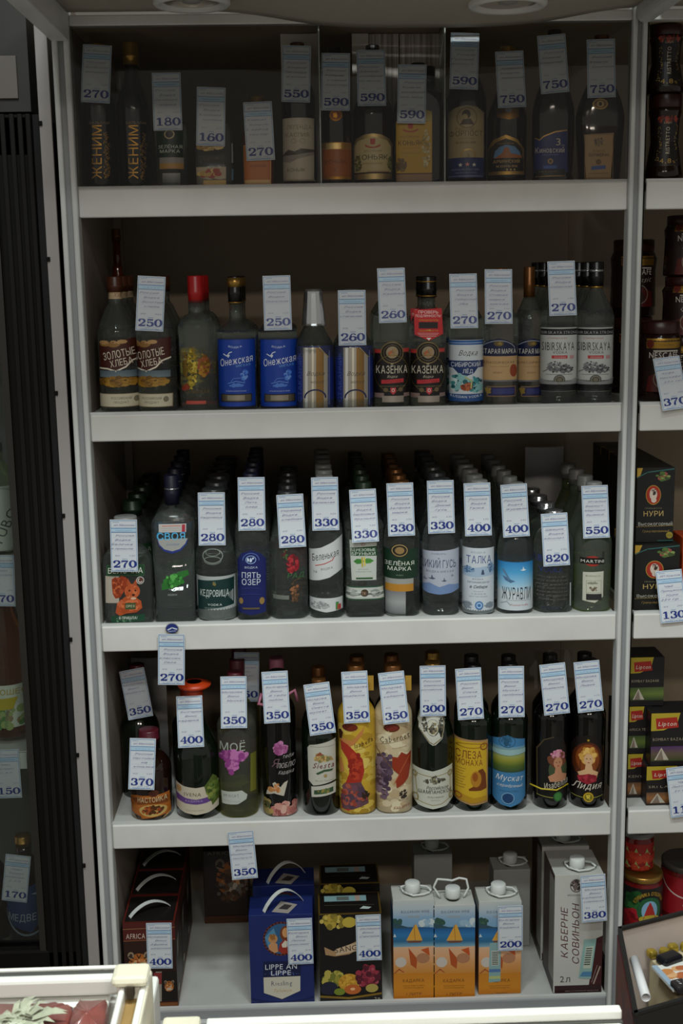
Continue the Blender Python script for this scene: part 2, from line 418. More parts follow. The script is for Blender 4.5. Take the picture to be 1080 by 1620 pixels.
def downlight(x, y, z, label):
    t = thing('downlight', (x, y, z), label, 'ceiling light', 'downlights in the soffit')
    V, Fc = loft([(0, .046), (-.006, .050), (-.007, .058), (-.003, .062), (.004, .062)], 40, caps=False); link('trim_ring', pyd(V, Fc, True), t, WHITE)
    V, Fc = loft([(.014, .001), (.013, .030), (.004, .046), (0, .047)], 40, caps=False); link('reflector', pyd(V, Fc, True), t, mat('reflector_chrome', 'a8a296', .3, metal=.7))
    V, Fc = loft([(.004, .018), (-.001, .014), (-.003, .003)], 24); link('lamp_glass', pyd(V, Fc, True), t, mat('frosted_lamp', '8c8a84', .3))
p = at(303, 3, Z=2.026); downlight(p.x, p.y, 2.026, 'round recessed downlight, the left one over the cabinet')
p = at(803, 5, Z=2.008); downlight(p.x, p.y, 2.008, 'round recessed downlight, the right one over the cabinet')
# ---------------- fridge on the left ----------------
fr = thing('display_fridge', (-.85, -.1, 0), 'black drinks fridge with a glass door left of the cabinet', 'fridge')
FY = -.012; _a = at(62, 810, Y=FY)
fx = at(97, 810, Y=FY).x; gx = at(22, 810, Y=FY).x
XR = fx
box('door_frame', fr, BLACK, gx+.006, XR-.012, FY, FY+.05, .12, 1.872, .006)
for i, xx in enumerate((.02, .036, .05, .064)): box('frame_groove', fr, mat('fridge_rib', '100e0c', .6, spec=.2), gx+xx, gx+xx+.009, FY-.004, FY+.002, .12, 1.872, .002)
box('door_seal', fr, mat('dark_rubber', '0a0a0a', .8), XR-.012, XR, FY+.01, FY+.06, .1, 1.872)
box('cabinet_side', fr, BLACK, XR-.03, XR-.004, FY+.06, .5, .05, 1.875)
box('inner_lip', fr, mat('fridge_lip', '1f1d1a', .4), gx-.006, gx+.006, FY+.002, FY+.05, .12, 1.872)
box('top_frame', fr, BLACK, -1.4, XR-.012, FY, FY+.05, 1.80, 1.872, .004)
box('bottom_frame', fr, BLACK, -1.4, XR-.012, FY, FY+.05, .12, .30, .004)
box('canopy_box', fr, mat('fridge_header', '1c1916', .5), -1.4, XR-.012, FY+.004, .5, 1.876, 2.2)
box('header_sign', fr, mat('sign_grey', '5c5650', .4), -1.4, at(27, 120, Y=FY).x, FY-.002, FY+.006, at(15, 156, Y=FY).z, at(15, 88, Y=FY).z, .001)
box('back_panel', fr, mat('fridge_back', '4d524c', .6), -1.4, XR-.03, .4, .41, .1, 2.0)
box('glass_pane', fr, PANE, -1.4, gx, FY+.02, FY+.024, .12, 1.87)
def sfridge(v): return at(15, v, Y=FY+.09).z
for v in (190, 520, 880, 1180, 1508): box('shelf', fr, ALU if v != 1180 else mat('white_shelf', 'cfd3cc', .5), -1.4, gx-.012, FY+.06, .39, sfridge(v)-.012, sfridge(v))
box('shelf_edge', fr, mat('shelf_edge_white', 'b9c0ba', .5), -1.4, gx-.02, FY+.055, FY+.06, sfridge(1206), sfridge(1181))
# pale strip closing the gap between fridge and cabinet
st = link('filler_strip', bx(XR+.0005, -.5226, -.008, .0, .05, 2.06, .001, (-.55, -.01, .05)), None, mat('filler_laminate', '8f8a88', .5)); st.location = (-.55, -.01, .05)
tag(st, 'pale vertical filler strip between the black fridge and the cabinet', 'strip')
for v in (195, 410, 622, 816, 1012, 1195, 1370):
    x, z = XR+.003, at(90, v, Y=-.008).z
    link('edge_clip', bx(x-.003, x+.003, -.012, -.0075, z-.004, z+.004, .001, st.location), st, BLACK)
# ---------------- bottles ----------------
def prof(h, R, sb, st, nr, ct, k=.5, heel=.004, nt=None, dr=1.0, n=2.0, hb=None, waist=None):
    """section rows (z, halfwidth, halfdepth, exponent) of a bottle up to the fraction ct of its height; becomes round at the neck"""
    rows = [(0, R*.86), (heel*.3, R*.95), (heel, R)]
    if waist:
        for z, r in waist: rows.append((z*h, r*R))
    if not waist or waist[-1][0] < sb: rows.append((sb*h, R))
    for i in range(1, 11):
        t = i/10; a = math.sqrt(max(0, 1-t*t)); b = (1+math.cos(math.pi*t))/2
        r = nr*R+(R-nr*R)*(k*a+(1-k)*b); rows.append(((sb+(st-sb)*t)*h, r))
    rows.append(((st+.25*(ct-st))*h, nr*R*.97)); rows.append((ct*h, (nt or nr*.95)*R))
    out = []
    for z, r in rows:
        q = max(0, min(1, (z/h-sb)/(st-sb))); q = q*q
        out.append((z, r, r*(dr+(1-dr)*q) if r < R else r*dr, n+(2-n)*q))
    return out
def interp(rows, z):
    if z <= rows[0][0]: return rows[0]
    for a, b in zip(rows, rows[1:]):
        if z <= b[0]:
            t = (z-a[0])/max(1e-9, b[0]-a[0]); return tuple(a[i]+(b[i]-a[i])*t for i in range(4))
    return rows[-1]
BOT = {}
BODY = dict(clear=CLEAR, green=GREENG, straw=YELG, amber=AMBER, brown=DAMBER, dgreen=DGREEN, black=DBLACK, air=DAIR)
def bottle(name, label, row, u, vt, hw, glass, cap, dec=(), sb=.60, st=.80, nr=.40, k=.4, n=2.0, dr=1.0, Y=None, lv=None, waist=None, heel=.004, cat='bottle', collar=None, group=None, bodymat=None, z0=None, gap=.014):
    zs = ZS[row] if z0 is None else z0; zs += .0005
    vb = proj((at(u, 800, Y=0).x, .05, zs))[1]; vm = (vt+vb)/2
    guess = (at(u+10, vm, Y=.05)-at(u-10, vm, Y=.05)).x/20
    R = hw*guess
    if Y is None: Y = gap+R*dr
    s = (at(u+10, vm, Y=Y)-at(u-10, vm, Y=Y)).x/20; R = hw*s; X = at(u, vm, Y=Y).x
    h = at(u, vt, Y=Y).z-zs; c0, cr, cc = cap[0], cap[2], cap[3]
    rows = prof(h, R, sb, st, nr, c0+.02, k, heel, None, dr, n, None, waist)
    t = thing(name, (X, Y, zs), label, cat, group)
    V, Fc = loft(rows, 40)
    if glass in ('clear', 'green', 'straw', 'air'):
        l = (lv or st)*h; wl = .0025
        ar = [(l, max(.002, interp(rows, l)[1]-wl), max(.002, interp(rows, l)[2]-wl), interp(rows, l)[3])]
        for r in rows:
            if r[0] > l+.002 and r[0] < c0*h: ar.append((r[0], max(.002, r[1]-wl), max(.002, r[2]-wl), r[3]))
        ar.append((c0*h, max(.002, nr*R-wl), max(.002, nr*R-wl), 2))
        V2, F2 = loft(ar, 40, invert=True); q = len(V); V += V2; Fc += [tuple(i+q for i in f) for f in F2]
    me = pyd(V, Fc, True); link('glass_body' if not bodymat else 'body', me, t, bodymat or BODY[glass])
    cm = CAPS[cc]; z1, z2 = c0*h, h; r = cr*R; e = min(.002, r*.12)
    V, Fc = loft([(z1, r), (z1+(z2-z1)*.3, r), (z1+(z2-z1)*.32, r*1.04), (z1+(z2-z1)*.42, r*1.04), (z1+(z2-z1)*.45, r), (z2-e, r), (z2-e*.3, r-e*.4), (z2, r-e)], 28); link('cap', pyd(V, Fc, True), t, cm)
    if collar:
        for (a, b, rr, c2) in collar: V, Fc = loft([(a*h, rr*R), (b*h, rr*R)], 28); link('neck_band', pyd(V, Fc, True), t, CAPS[c2])
    ys = Y-R*dr
    def fmap(x, v, lift):
        z = at(u, v, Y=ys).z-zs; z = max(.001, min(z, h*1.1)); ax = proj((X, ys, zs+z))[0]
        ro = interp(rows, z); a, b, nn = ro[1], ro[2], ro[3]
        tt = (x-ax)*s/a; sg = 1 if tt >= 0 else -1; tt = abs(tt)
        if tt <= .9: ph = math.acos(tt**(nn/2))
        else: ph = math.acos(.9**(nn/2))-(tt-.9)*1.8
        c, s_ = math.cos(ph), math.sin(ph); px = sg*a*math.copysign(abs(c)**(2/nn), c); py = -b*math.copysign(abs(s_)**(2/nn), s_)
        nx = sg*math.copysign(abs(c)**(2-2/nn), c)/a; ny = -math.copysign(abs(s_)**(2-2/nn), s_)/b; L = math.hypot(nx, ny) or 1
        return px+nx/L*lift, py+ny/L*lift, z
    for nm, items in dec: decal(nm, t, items, fmap, 2.0, ystep=8.0 if waist else 30.0)
    BOT[label] = (t, R, h); t['_'] = 0; del t['_']
    t_info = dict(t=t, X=X, Y=Y, R=R, h=h, zs=zs, s=s, ys=ys, rn=max(cr*1.04, nr)*R, rows=rows, c0=c0)
    return t_info
def dup(t, dx, dy, label, skip=()):
    c = t.copy(); COL.objects.link(c); c.location = t.location+Vector((dx, dy, 0)); c['label'] = label
    for ch in t.children:
        if any(ch.name.startswith(s) for s in skip): continue
        d = ch.copy(); COL.objects.link(d); d.parent = c
        for g in ch.children:
            e = g.copy(); COL.objects.link(e); e.parent = d
    return c
ORD = ['second', 'third', 'fourth', 'fifth', 'sixth', 'seventh']
ROWN = {1: 'top', 2: 'second', 3: 'third', 4: 'fourth', 5: 'bottom'}
def file_(b, short, row, nb, step=None, dx=0, group=None, d0=0):
    step = step or b['R']*2+.004
    for i in range(nb):
        y = step*(i+1)+d0
        if b['Y']+y+b['R'] > DEP-.004: break
        c = dup(b['t'], dx*(i+1), y, f'{short}, {ORD[i]} in its file, {ROWN[row]} shelf')
        c['group'] = group or f'{short} file, {ROWN[row]} shelf'
        b['t']['group'] = c['group']
# ---------------- price tags ----------------
CARD = mat('tag_card', 'c3c8cd', .6)
NTAG = [0]
def rotof(ut, ub, dv=85): return math.degrees(math.atan((ub-ut-(690-ut)*dv/10600)/dv))
def price(u, v, num, words, what, y0, y1=None, ub=None, foot='0,5л', h=.099, owner='ип Махонин'):
    """printed card hung by its top edge; y0, y1 = depth of top and bottom edges"""
    rot = rotof(u, ub) if ub is not None else 0; y1 = y0 if y1 is None else y1; p = at(u, v, Y=y0); NTAG[0] += 1; r = random.Random(NTAG[0]*7)
    B = '3c80b4'; HN = '7f7aa0'; it = R_(-23.6, 1.6, 23.6, 2.35, B)+R_(-23.6, 96.65, 23.6, 97.4, B)+sum([R_(sx, 1.6+q*12, sx+.75, 13.6+q*12, B) for sx in (-23.6, 22.85) for q in range(8)], [])
    it += T_('фирма', -14, 4.6, 1.7, 11, B, 0)+T_(owner, 1, 10.2, 3.6, 38, HN, 0, italic=.4)
    it += R_(-23.6, 15.6, 23.6, 16.6, B)+R_(-22, 17.4, 22, 23, 'a4c0d4')+T_('Наименование', 0, 20.2, 2.0, 30, B, 1)+R_(-23.6, 23.6, 23.6, 24.4, B)
    y = 30
    for i, wd in enumerate(words):
        it += T_(wd, r.uniform(-5, 3), y, 3.4+r.uniform(0, .5), min(40, 5.5*len(wd)), HN, 0, italic=.4)+R_(-20, y+3.6, 20, y+3.8, 'a9b6cc'); y += 8.2
    it += T_('40%', -13, max(y, 68), 2.8, 9, HN, 0, italic=.3)+T_(foot, 14, max(y, 68), 2.8, 10, HN, 0, italic=.3)
    it += T_('Цена', 1, 74.5, 2.3, 9, B, 1)+N_(num, 1, 84, 13.6, 44, '162c78')+T_('руб.  коп.', 4, 92.6, 1.5, 22, B, 0)+T_('Подпись отв. лица', 0, 95.3, 1.8, 34, '4a6aa8', 0, italic=.4)
    k = h/99; nY = y1-y0; ln = math.hypot(nY, h); bow = r.uniform(-.001, .0014)
    cr, sr = math.cos(math.radians(rot)), math.sin(math.radians(rot)); ph = math.atan2(nY, h)
    def fm(x, yy, lift):
        X, Z = x*k*cr+yy*k*sr, -(yy*k*cr-x*k*sr); q = yy/99
        yv = math.tan(ph)*(-Z)*1.0+bow*math.sin(math.pi*q)-bow*.5*(x/25)**2
        return X, yv-lift, Z*math.cos(ph)
    o = None; V = []; Fc = []
    for j in range(7):
        for i in range(5):
            V.append(fm(-25+12.5*i, 16.5*j, 0))
    for j in range(6):
        for i in range(4): Fc.append((j*5+i, j*5+i+1, (j+1)*5+i+1, (j+1)*5+i))
    n_ = len(V); V += [(a, b+.0004, c) for a, b, c in V]; Fc += [tuple(n_+i for i in f[::-1]) for f in Fc]
    for j in range(6): Fc += [(j*5, (j+1)*5, n_+(j+1)*5, n_+j*5), (j*5+4, n_+j*5+4, n_+(j+1)*5+4, (j+1)*5+4)]
    for i in range(4): Fc += [(i, n_+i, n_+i+1, i+1), (30+i, 31+i, n_+31+i, n_+30+i)]
    o = link('price_tag', pyd(V, Fc), None, CARD); o.location = p
    tag(o, f'{num} price tag {what}', 'price tag', 'price tags')
    # print follows the same bend
    d = decal('printed_face', o, it, lambda x, y, l: fm(x, y, l+.00015), 6.25, gap=.00001)
    return o
def tagb(b, u, v, ub, num, words, what, foot='0,5л', lean=1.0, off=.0):
    """a tag on a bottle: top at the cap, foot resting on the shoulder, clear of the glass all the way down"""
    y0 = b['Y']-b['rn']-.0035-off; zt = at(u, v, Y=y0).z-b['zs']
    def need(q):
        z = zt-q*.099; d = interp(b['rows'], z)[2] if z < b['c0']*b['h'] else b['rn']*.99
        return b['Y']-d-.0030
    y0 = min(y0, need(0), need(.1), need(.2)); y1 = min(min(y0, y0+(need(q)-y0)/q) for q in (.35, .45, .55, .65, .75, .85, .95, 1.0))
    lo = b['ys']-.009
    if y1 < lo:
        y1 = lo; y0 = min(y0, min((need(q)-y1*q)/(1-q) for q in (.2, .35, .45, .55, .65, .75, .85)))
    return price(u, v, num, words, what, y0, y1, ub, foot)
# ---------------- boxes with print ----------------
def carton(name, label, row, u0, u1, vt, Y, d, col, dec=(), side=(), side2=(), cat='carton', rz=0, bev=.0012, topcol=None, top=(), z0=None, rough=.45, part='box_body', group=None):
    zs = (ZS[row] if z0 is None else z0)+.0005; um = (u0+u1)/2; vm = (vt+1590)/2 if row == 5 else vt
    p = at(um, vt, Y=Y); h = p.z-zs; vb = proj((p.x, Y, zs))[1]; vm = (vt+vb)/2; c = at(um, vm, Y=Y).x; w2 = (at(u1, vm, Y=Y).x-at(u0, vm, Y=Y).x)/2
    t = thing(name, (c, Y+d/2, zs), label, cat, group, rz); uax = lambda v: proj((c, Y, at(um, v, Y=Y).z))[0]
    link(part, bx(-w2, w2, -d/2, d/2, 0, h, bev), t, mat('card_'+col, col, rough))
    s = (at(um+10, vm, Y=Y)-at(um-10, vm, Y=Y)).x/20
    for nm, it in dec:
        decal(nm, t, it, lambda x, v, l: (max(-w2, min(w2, (x-uax(v))*s)), -d/2-l, max(0, min(h, at(um, v, Y=Y).z-zs))))
    for nm, it in side: decal(nm, t, it, lambda x, v, l: (w2+l, -d/2+x*d, h*(1-v)))
    for nm, it in side2: decal(nm, t, it, lambda x, v, l: (-w2-l, d/2-x*d, h*(1-v)))
    for nm, it in top: decal(nm, t, it, lambda x, v, l: (-w2+2*w2*x, d/2-v*d, h+l))
    return dict(t=t, X=c, Y=Y+d/2, ys=Y, w2=w2, h=h, zs=zs, d=d, s=s, um=um)
# ---------------- the bottles and their labels ----------------
CR = dict(a=(3.086, 90, 0), b=(3.6, 420, 0), c=(2.77, 690, 0), d=(3.0, 120, 330), e=(3.375, 460, 330), f=(3.176, 740, 330), g=(3.6, 130, 680), h=(3.6, 410, 680), i=(2.7, 680, 680),
          j=(3.6, 160, 990), k=(3.6, 440, 990), l=(2.84, 700, 990), m=(3.6, 160, 1290), n=(3.6, 380, 1290), o=(2.25, 600, 1290))
def K(key, items):
    s, ox, oy = CR[key]; out = []
    for polys, c in items:
        if isinstance(c, tuple) and len(c) == 4 and isinstance(c[0], str): c = (c[0], c[1], c[2]/s+oy, c[3]/s+oy)
        out.append(([[(x/s+ox, y/s+oy) for x, y in p] for p in polys], c))
    return out
VB = 'vodka_bottle'; CB = 'cognac_bottle'; WB = 'wine_bottle'
# ---- top shelf ----
GD = 'b98a3c*'
def balsam(x, full=1):
    i = T_('БАЛЬЗАМ', x, 598, 13, 92, '8a7350', 1)
    i += T_('ЖЕНИМ', x-12, 742, 50, 262, GD, 1, rot=-math.pi/2)
    for q in range(46): 
        r = random.Random(q+int(x)); i += O_(x+38+r.uniform(-12, 12), 650+q*4.9, 5, 5, 2, GD, 6, r.random()*3, 4+r.random()*2)
    return i
b1 = bottle('balsam_bottle', 'near-black balsam bottle with gold vertical lettering behind the 270 tag, far left', 1, 157, 70, 27, 'black', (.80, 1, .50, 'gold'), [('label', K('a', balsam(205)))], sb=.56, st=.78, nr=.42, k=.15)
b2 = bottle('balsam_bottle', 'near-black balsam bottle with gold vertical lettering and uncovered gold screw cap', 1, 211, 68, 26, 'black', (.85, 1, .50, 'gold'), [('label', K('a', balsam(383)))], sb=.54, st=.80, nr=.42, k=.1)
tagb(b1, 154, 71, 152.5, '270', ['Россия', 'Бальзам', 'женьшен'], 'on the left near-black balsam bottle')
GM = lambda x0, x1, y0: G_(x0, y0, x1, y0+150, ['12251c', '1c3324', '16301f'])
def greenmark(cx, w, y0, sc=1.0, strip=True):
    y = lambda q: y0+q*sc; h = w/2
    i = R_(cx-h, y(0), cx+h, y(165), '15301f')+E_(cx, y(5), 52*sc, 40*sc, '26221a')+O_(cx, y(5), 42*sc, 32*sc, 4*sc, 'b0935c')+E_(cx, y(5), 26*sc, 20*sc, '8c7146')
    i += T_('ЗЕЛЁНАЯ', cx, y(78), 24*sc, w*.86, 'd8dccd', 1)+T_('МАРКА', cx, y(108), 24*sc, w*.68, 'd8dccd', 1)+T_('ВОДКА', cx, y(145), 6*sc, w*.2, '8fa08c', 0)
    if strip: i += R_(cx-h*.82, y(166), cx+h*.82, y(196), '94958f')+R_(cx-h*.82, y(196), cx+h*.82, y(238), 'b07b2a')+G_(cx-h*.82, y(238), cx+h*.35, y(420), ['77787a', '9a9c9a', '6e7072', 'a5a6a2'])
    return i
x = K('a', R_(485, 640, 612, 768, '13291a')+E_(548, 655, 30, 28, '2a2a20')+O_(548, 655, 22, 20, 5, 'c8b488')+T_('ЗЕЛЁНАЯ', 550, 715, 17, 116, 'd8dccd')+T_('МАРКА', 550, 737, 17, 96, 'd8dccd')+R_(500, 768, 615, 796, '98948c')+R_(500, 796, 615, 824, 'b98a4a')+G_(515, 845, 600, 915, ['9c9c96', '6d6e6a', '9a9a96']))
b = bottle(VB, 'small clear vodka bottle with dark green and gold label on the top shelf', 1, 270, 122, 25, 'clear', (.84, 1, .52, 'gold'), [('label', x)], sb=.52, st=.74, nr=.44, lv=.58)
tagb(b, 262.5, 115, 266.5, '180', ['Россия', 'Водка', 'Зелёная', 'марка'], 'on the small green-label vodka bottle of the top shelf', '0,25')
x = K('a', R_(672, 815, 825, 905, 'b9a98e')+S_(750, 715, 60, 16, 40, 7, ['b08c4a', 'd0b070', '9a7434'], 3, 1.6)+T_('ХЛЕБНАЯ', 745, 770, 26, 135, '5b4c3c')+S_(745, 845, 50, 16, 26, 9, ['c09a50', 'a43d34', 'd8c070'], 4, 1.6)+R_(715, 880, 825, 905, 'c9a860')+R_(850, 700, 866, 795, '9fa4a4')+R_(850, 825, 866, 880, '5f7f96'))
b = bottle('vodka_flask', 'small clear flat flask with a pale wheat label, 160 tag on it', 1, 338, 145, 30, 'clear', (.84, 1, .42, 'gold'), [('label', x)], sb=.58, st=.76, nr=.36, n=5, dr=.5, lv=.7)
tagb(b, 334, 138, 333, '160', ['Россия', 'Водка', 'Хлебная', 'поляна'], 'on the small clear flat flask', '0,25')
x = K('a', R_(908, 712, 1042, 895, 'b86a2c')+F_(905, 708, 1045, 898, 4, 'c99a62')+T_('КОНЬЯК', 985, 810, 14, 80, '6b3c1c')+R_(915, 878, 1040, 893, 'd8b070'))
b = bottle(CB, 'small amber flask with orange label and yellow cap on the top shelf', 1, 408, 153, 24, 'amber', (.82, 1, .55, 'gold'), [('label', x)], sb=.55, st=.76, nr=.48, n=4, dr=.55)
tagb(b, 407, 161, 412, '270', ['Кавказ', 'Коньяк', '5 звёзд', 'кизляр'], 'on the small amber flask', '0,25')
x = K('b', R_(95, 670, 276, 1030, 'b9ae9a')+T_('ЛЕГЕНДА', 190, 722, 24, 140, '7c6f5c')+T_('КАСПИЯ', 180, 766, 24, 130, '7c6f5c')+O_(160, 802, 14, 12, 3, '9c9078')+O_(210, 802, 14, 12, 3, '9c9078')
      + P_([(95, 880), (130, 850), (165, 862), (200, 846), (276, 850), (276, 875), (200, 900), (150, 905), (95, 915)], '4f463c')+P_([(95, 885), (180, 880), (276, 862), (276, 880), (180, 905), (140, 925), (95, 915)], '918a80')+T_('КОНЬЯК', 175, 967, 20, 100, '5d5142')+R_(95, 1022, 282, 1030, '8e816c'))
b = bottle(CB, 'dark brown cognac bottle with a tall cream mountain label', 1, 472, 68, 27, 'brown', (.82, 1, .42, 'brown'), [('label', x)], sb=.60, st=.80, nr=.38, k=.45)
tagb(b, 469, 72, 467.5, '550', ['Россия', 'Коньяк', 'Легенда', 'Каспия'], 'on the cream-label cognac bottle')
x = K('b', R_(320, 810, 492, 852, 'b98a3e*')+R_(320, 850, 492, 1022, '9c5412')+T_('КОНЬЯК', 400, 920, 26, 120, '6b3208')+T_('V', 395, 965, 20, 20, '6b3208')+R_(320, 1006, 492, 1020, 'b08030*')+R_(345, 815, 430, 848, 'e0c080*'))
y = K('b', E_(400, 655, 36, 34, 'a06a10*')+E_(400, 655, 28, 26, '7c3c08')+S_(400, 655, 14, 14, 10, 6, ['c88820*'], 3))
b = bottle(CB, 'dark cognac bottle with round gold medallion on its shoulder and amber label', 1, 531, 76, 25, 'brown', (.82, 1, .45, 'black'), [('label', x), ('medallion', y)], sb=.50, st=.74, nr=.42, k=.2)
tagb(b, 531, 84, 530, '590', ['Россия', 'Коньяк', 'старый', 'Кенигсберг'], 'on the medallion cognac bottle')
crest = lambda cx, cy, s: R_(cx-14*s, cy-16*s, cx+14*s, cy+10*s, 'b0342c')+E_(cx, cy+10*s, 14*s, 8*s, 'b0342c')+O_(cx, cy+12*s, 44*s, 22*s, 9*s, 'b0442c', 12, .4, 2.7)
x = K('b', P_([(500, 1020), (496, 820), (520, 785), (560, 765), (610, 760), (660, 766), (705, 788), (726, 820), (724, 1020)], 'b59c68*')+P_([(508, 980), (506, 830), (530, 798), (610, 778), (692, 798), (716, 830), (714, 980)], 'c2b07e')
      + crest(610, 805, 1)+T_('российский', 612, 857, 12, 96, '6c5a34', 0)+T_('КОНЬЯК', 608, 893, 30, 176, '2a1c12')+T_('КИНОВСКИЙ', 608, 930, 10, 112, '8c4c34')+S_(530, 930, 18, 40, 30, 7, ['7c8040', '5e5a2c'], 5)+S_(706, 930, 14, 40, 24, 7, ['7c8040', '5e5a2c'], 6)+R_(508, 980, 716, 988, '3c2c1c')+T_('выдержанный', 640, 975, 10, 120, '8c4c34', 0, italic=.3))
y = K('b', E_(617, 652, 84, 16, '9c8c54')+E_(617, 648, 80, 10, 'b5a870'))
b = bottle(CB, 'wide round-shouldered dark cognac bottle with cream and red crest label', 1, 590, 72, 32.5, 'brown', (.80, 1, .34, 'black'), [('label', x)], sb=.50, st=.66, nr=.30, k=.85, heel=.008, collar=[(.615, .64, .56, 'gold')])
tagb(b, 586, 79, 587, '590', ['Россия', 'Коньяк', 'российский', 'три звезды'], 'on the wide round-shouldered cognac bottle')
x = K('b', R_(738, 690, 947, 985, 'b88f1e')+R_(738, 985, 947, 992, '4c3414')+R_(738, 992, 947, 1032, '8c6a48')+crest(825, 715, 1)+T_('РОССИЙСКИЙ', 822, 778, 12, 100, '7c4a1c')+T_('КОНЬЯК', 826, 812, 28, 138, '3a2410')+T_('пятилетний', 825, 842, 9, 100, 'a4501c')+T_('ИЗ МОНАСТЫРЯ', 828, 870, 8, 110, '7c5a1c')
      + S_(915, 850, 22, 110, 90, 6, ['c8bc90', 'b0a070', '8c7a3c'], 5)+S_(770, 940, 30, 35, 50, 8, ['7c5a20', '5c4414'], 8)+P_([(905, 625), (945, 635), (947, 690), (905, 690)], 'a8944e'))
b = bottle(CB, 'flat cognac flask with square mustard yellow label', 1, 661, 100, 38, 'brown', (.82, 1, .30, 'black'), [('label', x)], sb=.62, st=.80, nr=.26, n=5, dr=.42, k=.85)
tagb(b, 652, 102, 650, '590', ['Россия', 'Коньяк', 'российский', 'пять звёзд'], 'on the flat flask with yellow label')
dup(b['t'], .022, .040, 'flat cognac flask peeping out behind the yellow-label flask', ('label',))
def star(cx, cy, r, c): return P_([(cx+(r if k % 2 == 0 else r*.42)*math.sin(math.pi*k/5), cy-(r if k % 2 == 0 else r*.42)*math.cos(math.pi*k/5)) for k in range(10)], c)
x = K('c', P_([(55, 690), (55, 490), (90, 468), (135, 460), (180, 468), (212, 490), (212, 690)], 'a3916c')+O_(135, 515, 42, 44, 3, '6b5638')+E_(132, 500, 18, 20, '4c3a28')+E_(126, 512, 12, 14, 'ad9468')+P_([(105, 545), (118, 522), (150, 520), (165, 545)], '4c3a28')
      + T_('Русский', 125, 562, 16, 76, '7c6440')+T_('ФОРПОСТ', 134, 583, 24, 140, '5c4424')+T_('коньяк', 132, 622, 13, 84, '5c4a30')+T_('КЛАССИЧЕСКИЙ', 132, 606, 6, 64, '7c6440')+O_(140, 680, 30, 26, 7, 'a88c54*')+T_('3', 138, 680, 18, 14, '7c6a50')
      + R_(55, 690, 212, 778, '1c2a5c')+star(107, 722, 10, 'd8d4c8')+star(136, 720, 11, 'd88a7c')+star(165, 722, 10, 'd8d4c8')+T_('КОНЬЯК РОССИИ', 130, 742, 8, 110, '8c90b0')+T_('трёхлетний', 130, 756, 6, 90, '8c90b0')+R_(60, 768, 205, 774, '606a90'))
b = bottle(CB, 'brown cognac bottle with a portrait label above a navy band of stars', 1, 738, 52, 31, 'brown', (.82, 1, .36, 'bronze'), [('label', x)], sb=.54, st=.84, nr=.34, k=.1)
tagb(b, 735.5, 52, 731, '590', ['Россия', 'Коньяк', 'Русский', 'форпост'], 'on the cognac bottle with portrait label')
x = K('c', P_([(228, 765), (228, 650), (255, 610), (305, 590), (355, 610), (388, 650), (390, 765)], 'b08c4c*')+P_([(236, 700), (240, 650), (265, 622), (305, 606), (350, 622), (378, 650), (382, 700)], '2c2014')+P_([(256, 690), (262, 660), (280, 642), (305, 634), (345, 642), (366, 665), (376, 690)], '5f86b0')+P_([(258, 692), (290, 670), (300, 645), (316, 645), (325, 672), (376, 680), (376, 692)], 'a0602c')
      + R_(236, 692, 386, 750, '1c130c')+T_('АРМЯНСКИЙ', 310, 706, 15, 112, 'c0a064')+T_('коньяк', 312, 726, 13, 90, 'c0a064')+T_('КЛАССИЧЕСКИЙ', 305, 628, 5, 70, 'b09050')+star(310, 743, 6, 'd0b070')+star(326, 743, 6, 'd0b070')+star(342, 743, 6, 'd0b070'))
y = K('c', P_([(265, 470), (365, 470), (362, 515), (318, 524), (270, 512)], '7c5a2c*')+E_(318, 480, 14, 12, '6c7078'))
b = bottle(CB, 'dark round-shouldered cognac bottle with gold arch label of a stone fortress', 1, 802, 74, 31, 'brown', (.84, 1, .36, 'gold'), [('label', x), ('neck_label', y)], sb=.46, st=.72, nr=.36, k=.45)
tagb(b, 805, 81, 807, '750', ['Армения', 'Коньяк', 'Армянский'], 'on the fortress-label cognac bottle')
x = K('c', P_([(425, 755), (436, 605), (455, 612), (470, 598), (520, 580), (572, 572), (578, 755)], '1a2660')+L_([(436, 602), (455, 612), (472, 596), (520, 578), (572, 571)], 5, 'b08c4c*')+T_('3', 534, 620, 34, 20, 'b8ac94')+T_('года', 553, 636, 6, 16, 'b8ac94')
      + T_('Киновский', 500, 656, 26, 122, 'c8c0b0', 1)+T_('коньяк российский', 500, 677, 5, 70, '8c90a8')+E_(500, 706, 12, 12, 'b08850')+E_(500, 706, 7, 7, '4c4848')+R_(470, 725, 528, 738, '3c5ca0')+R_(440, 742, 565, 768, '16120e')+L_([(440, 772), (565, 770)], 3, 'a0804c*')+T_('звёзды', 490, 750, 5, 80, '8c7a54', 0))
b = bottle(CB, 'broad oval brown cognac bottle with a royal blue label', 1, 875, 48, 33, 'brown', (.82, 1, .34, 'black'), [('label', x)], sb=.44, st=.82, nr=.30, k=.18, n=2.6, dr=.62, waist=[(0.05, .93), (.25, 1), (.44, 1)])
tagb(b, 871.5, 55, 876.5, '750', ['Россия', 'Коньяк', 'Киновский'], 'on the blue-label oval cognac bottle')
x = K('c', P_([(650, 588), (778, 583), (766, 784), (658, 784)], '9c7c4e')+F_(652, 588, 776, 783, 3, '7c5c34')+S_(712, 622, 18, 18, 26, 5, ['5c4a34', '7c684c'], 3)+T_('коньяк', 712, 660, 7, 52, '5c4428')+T_('БЕРЖЕРАК', 714, 678, 14, 86, '3c2c18')+E_(711, 709, 12, 12, '6b4c24')+P_([(680, 728), (742, 724), (742, 740), (680, 744)], '34508c')+L_([(670, 760), (755, 758)], 2, '6b4c24'))
y = K('c', E_(719, 455, 33, 24, 'a88a50*')+E_(719, 455, 28, 19, '6c4c24')+E_(719, 455, 16, 14, 'b09458')+E_(719, 455, 7, 9, '3c2814'))
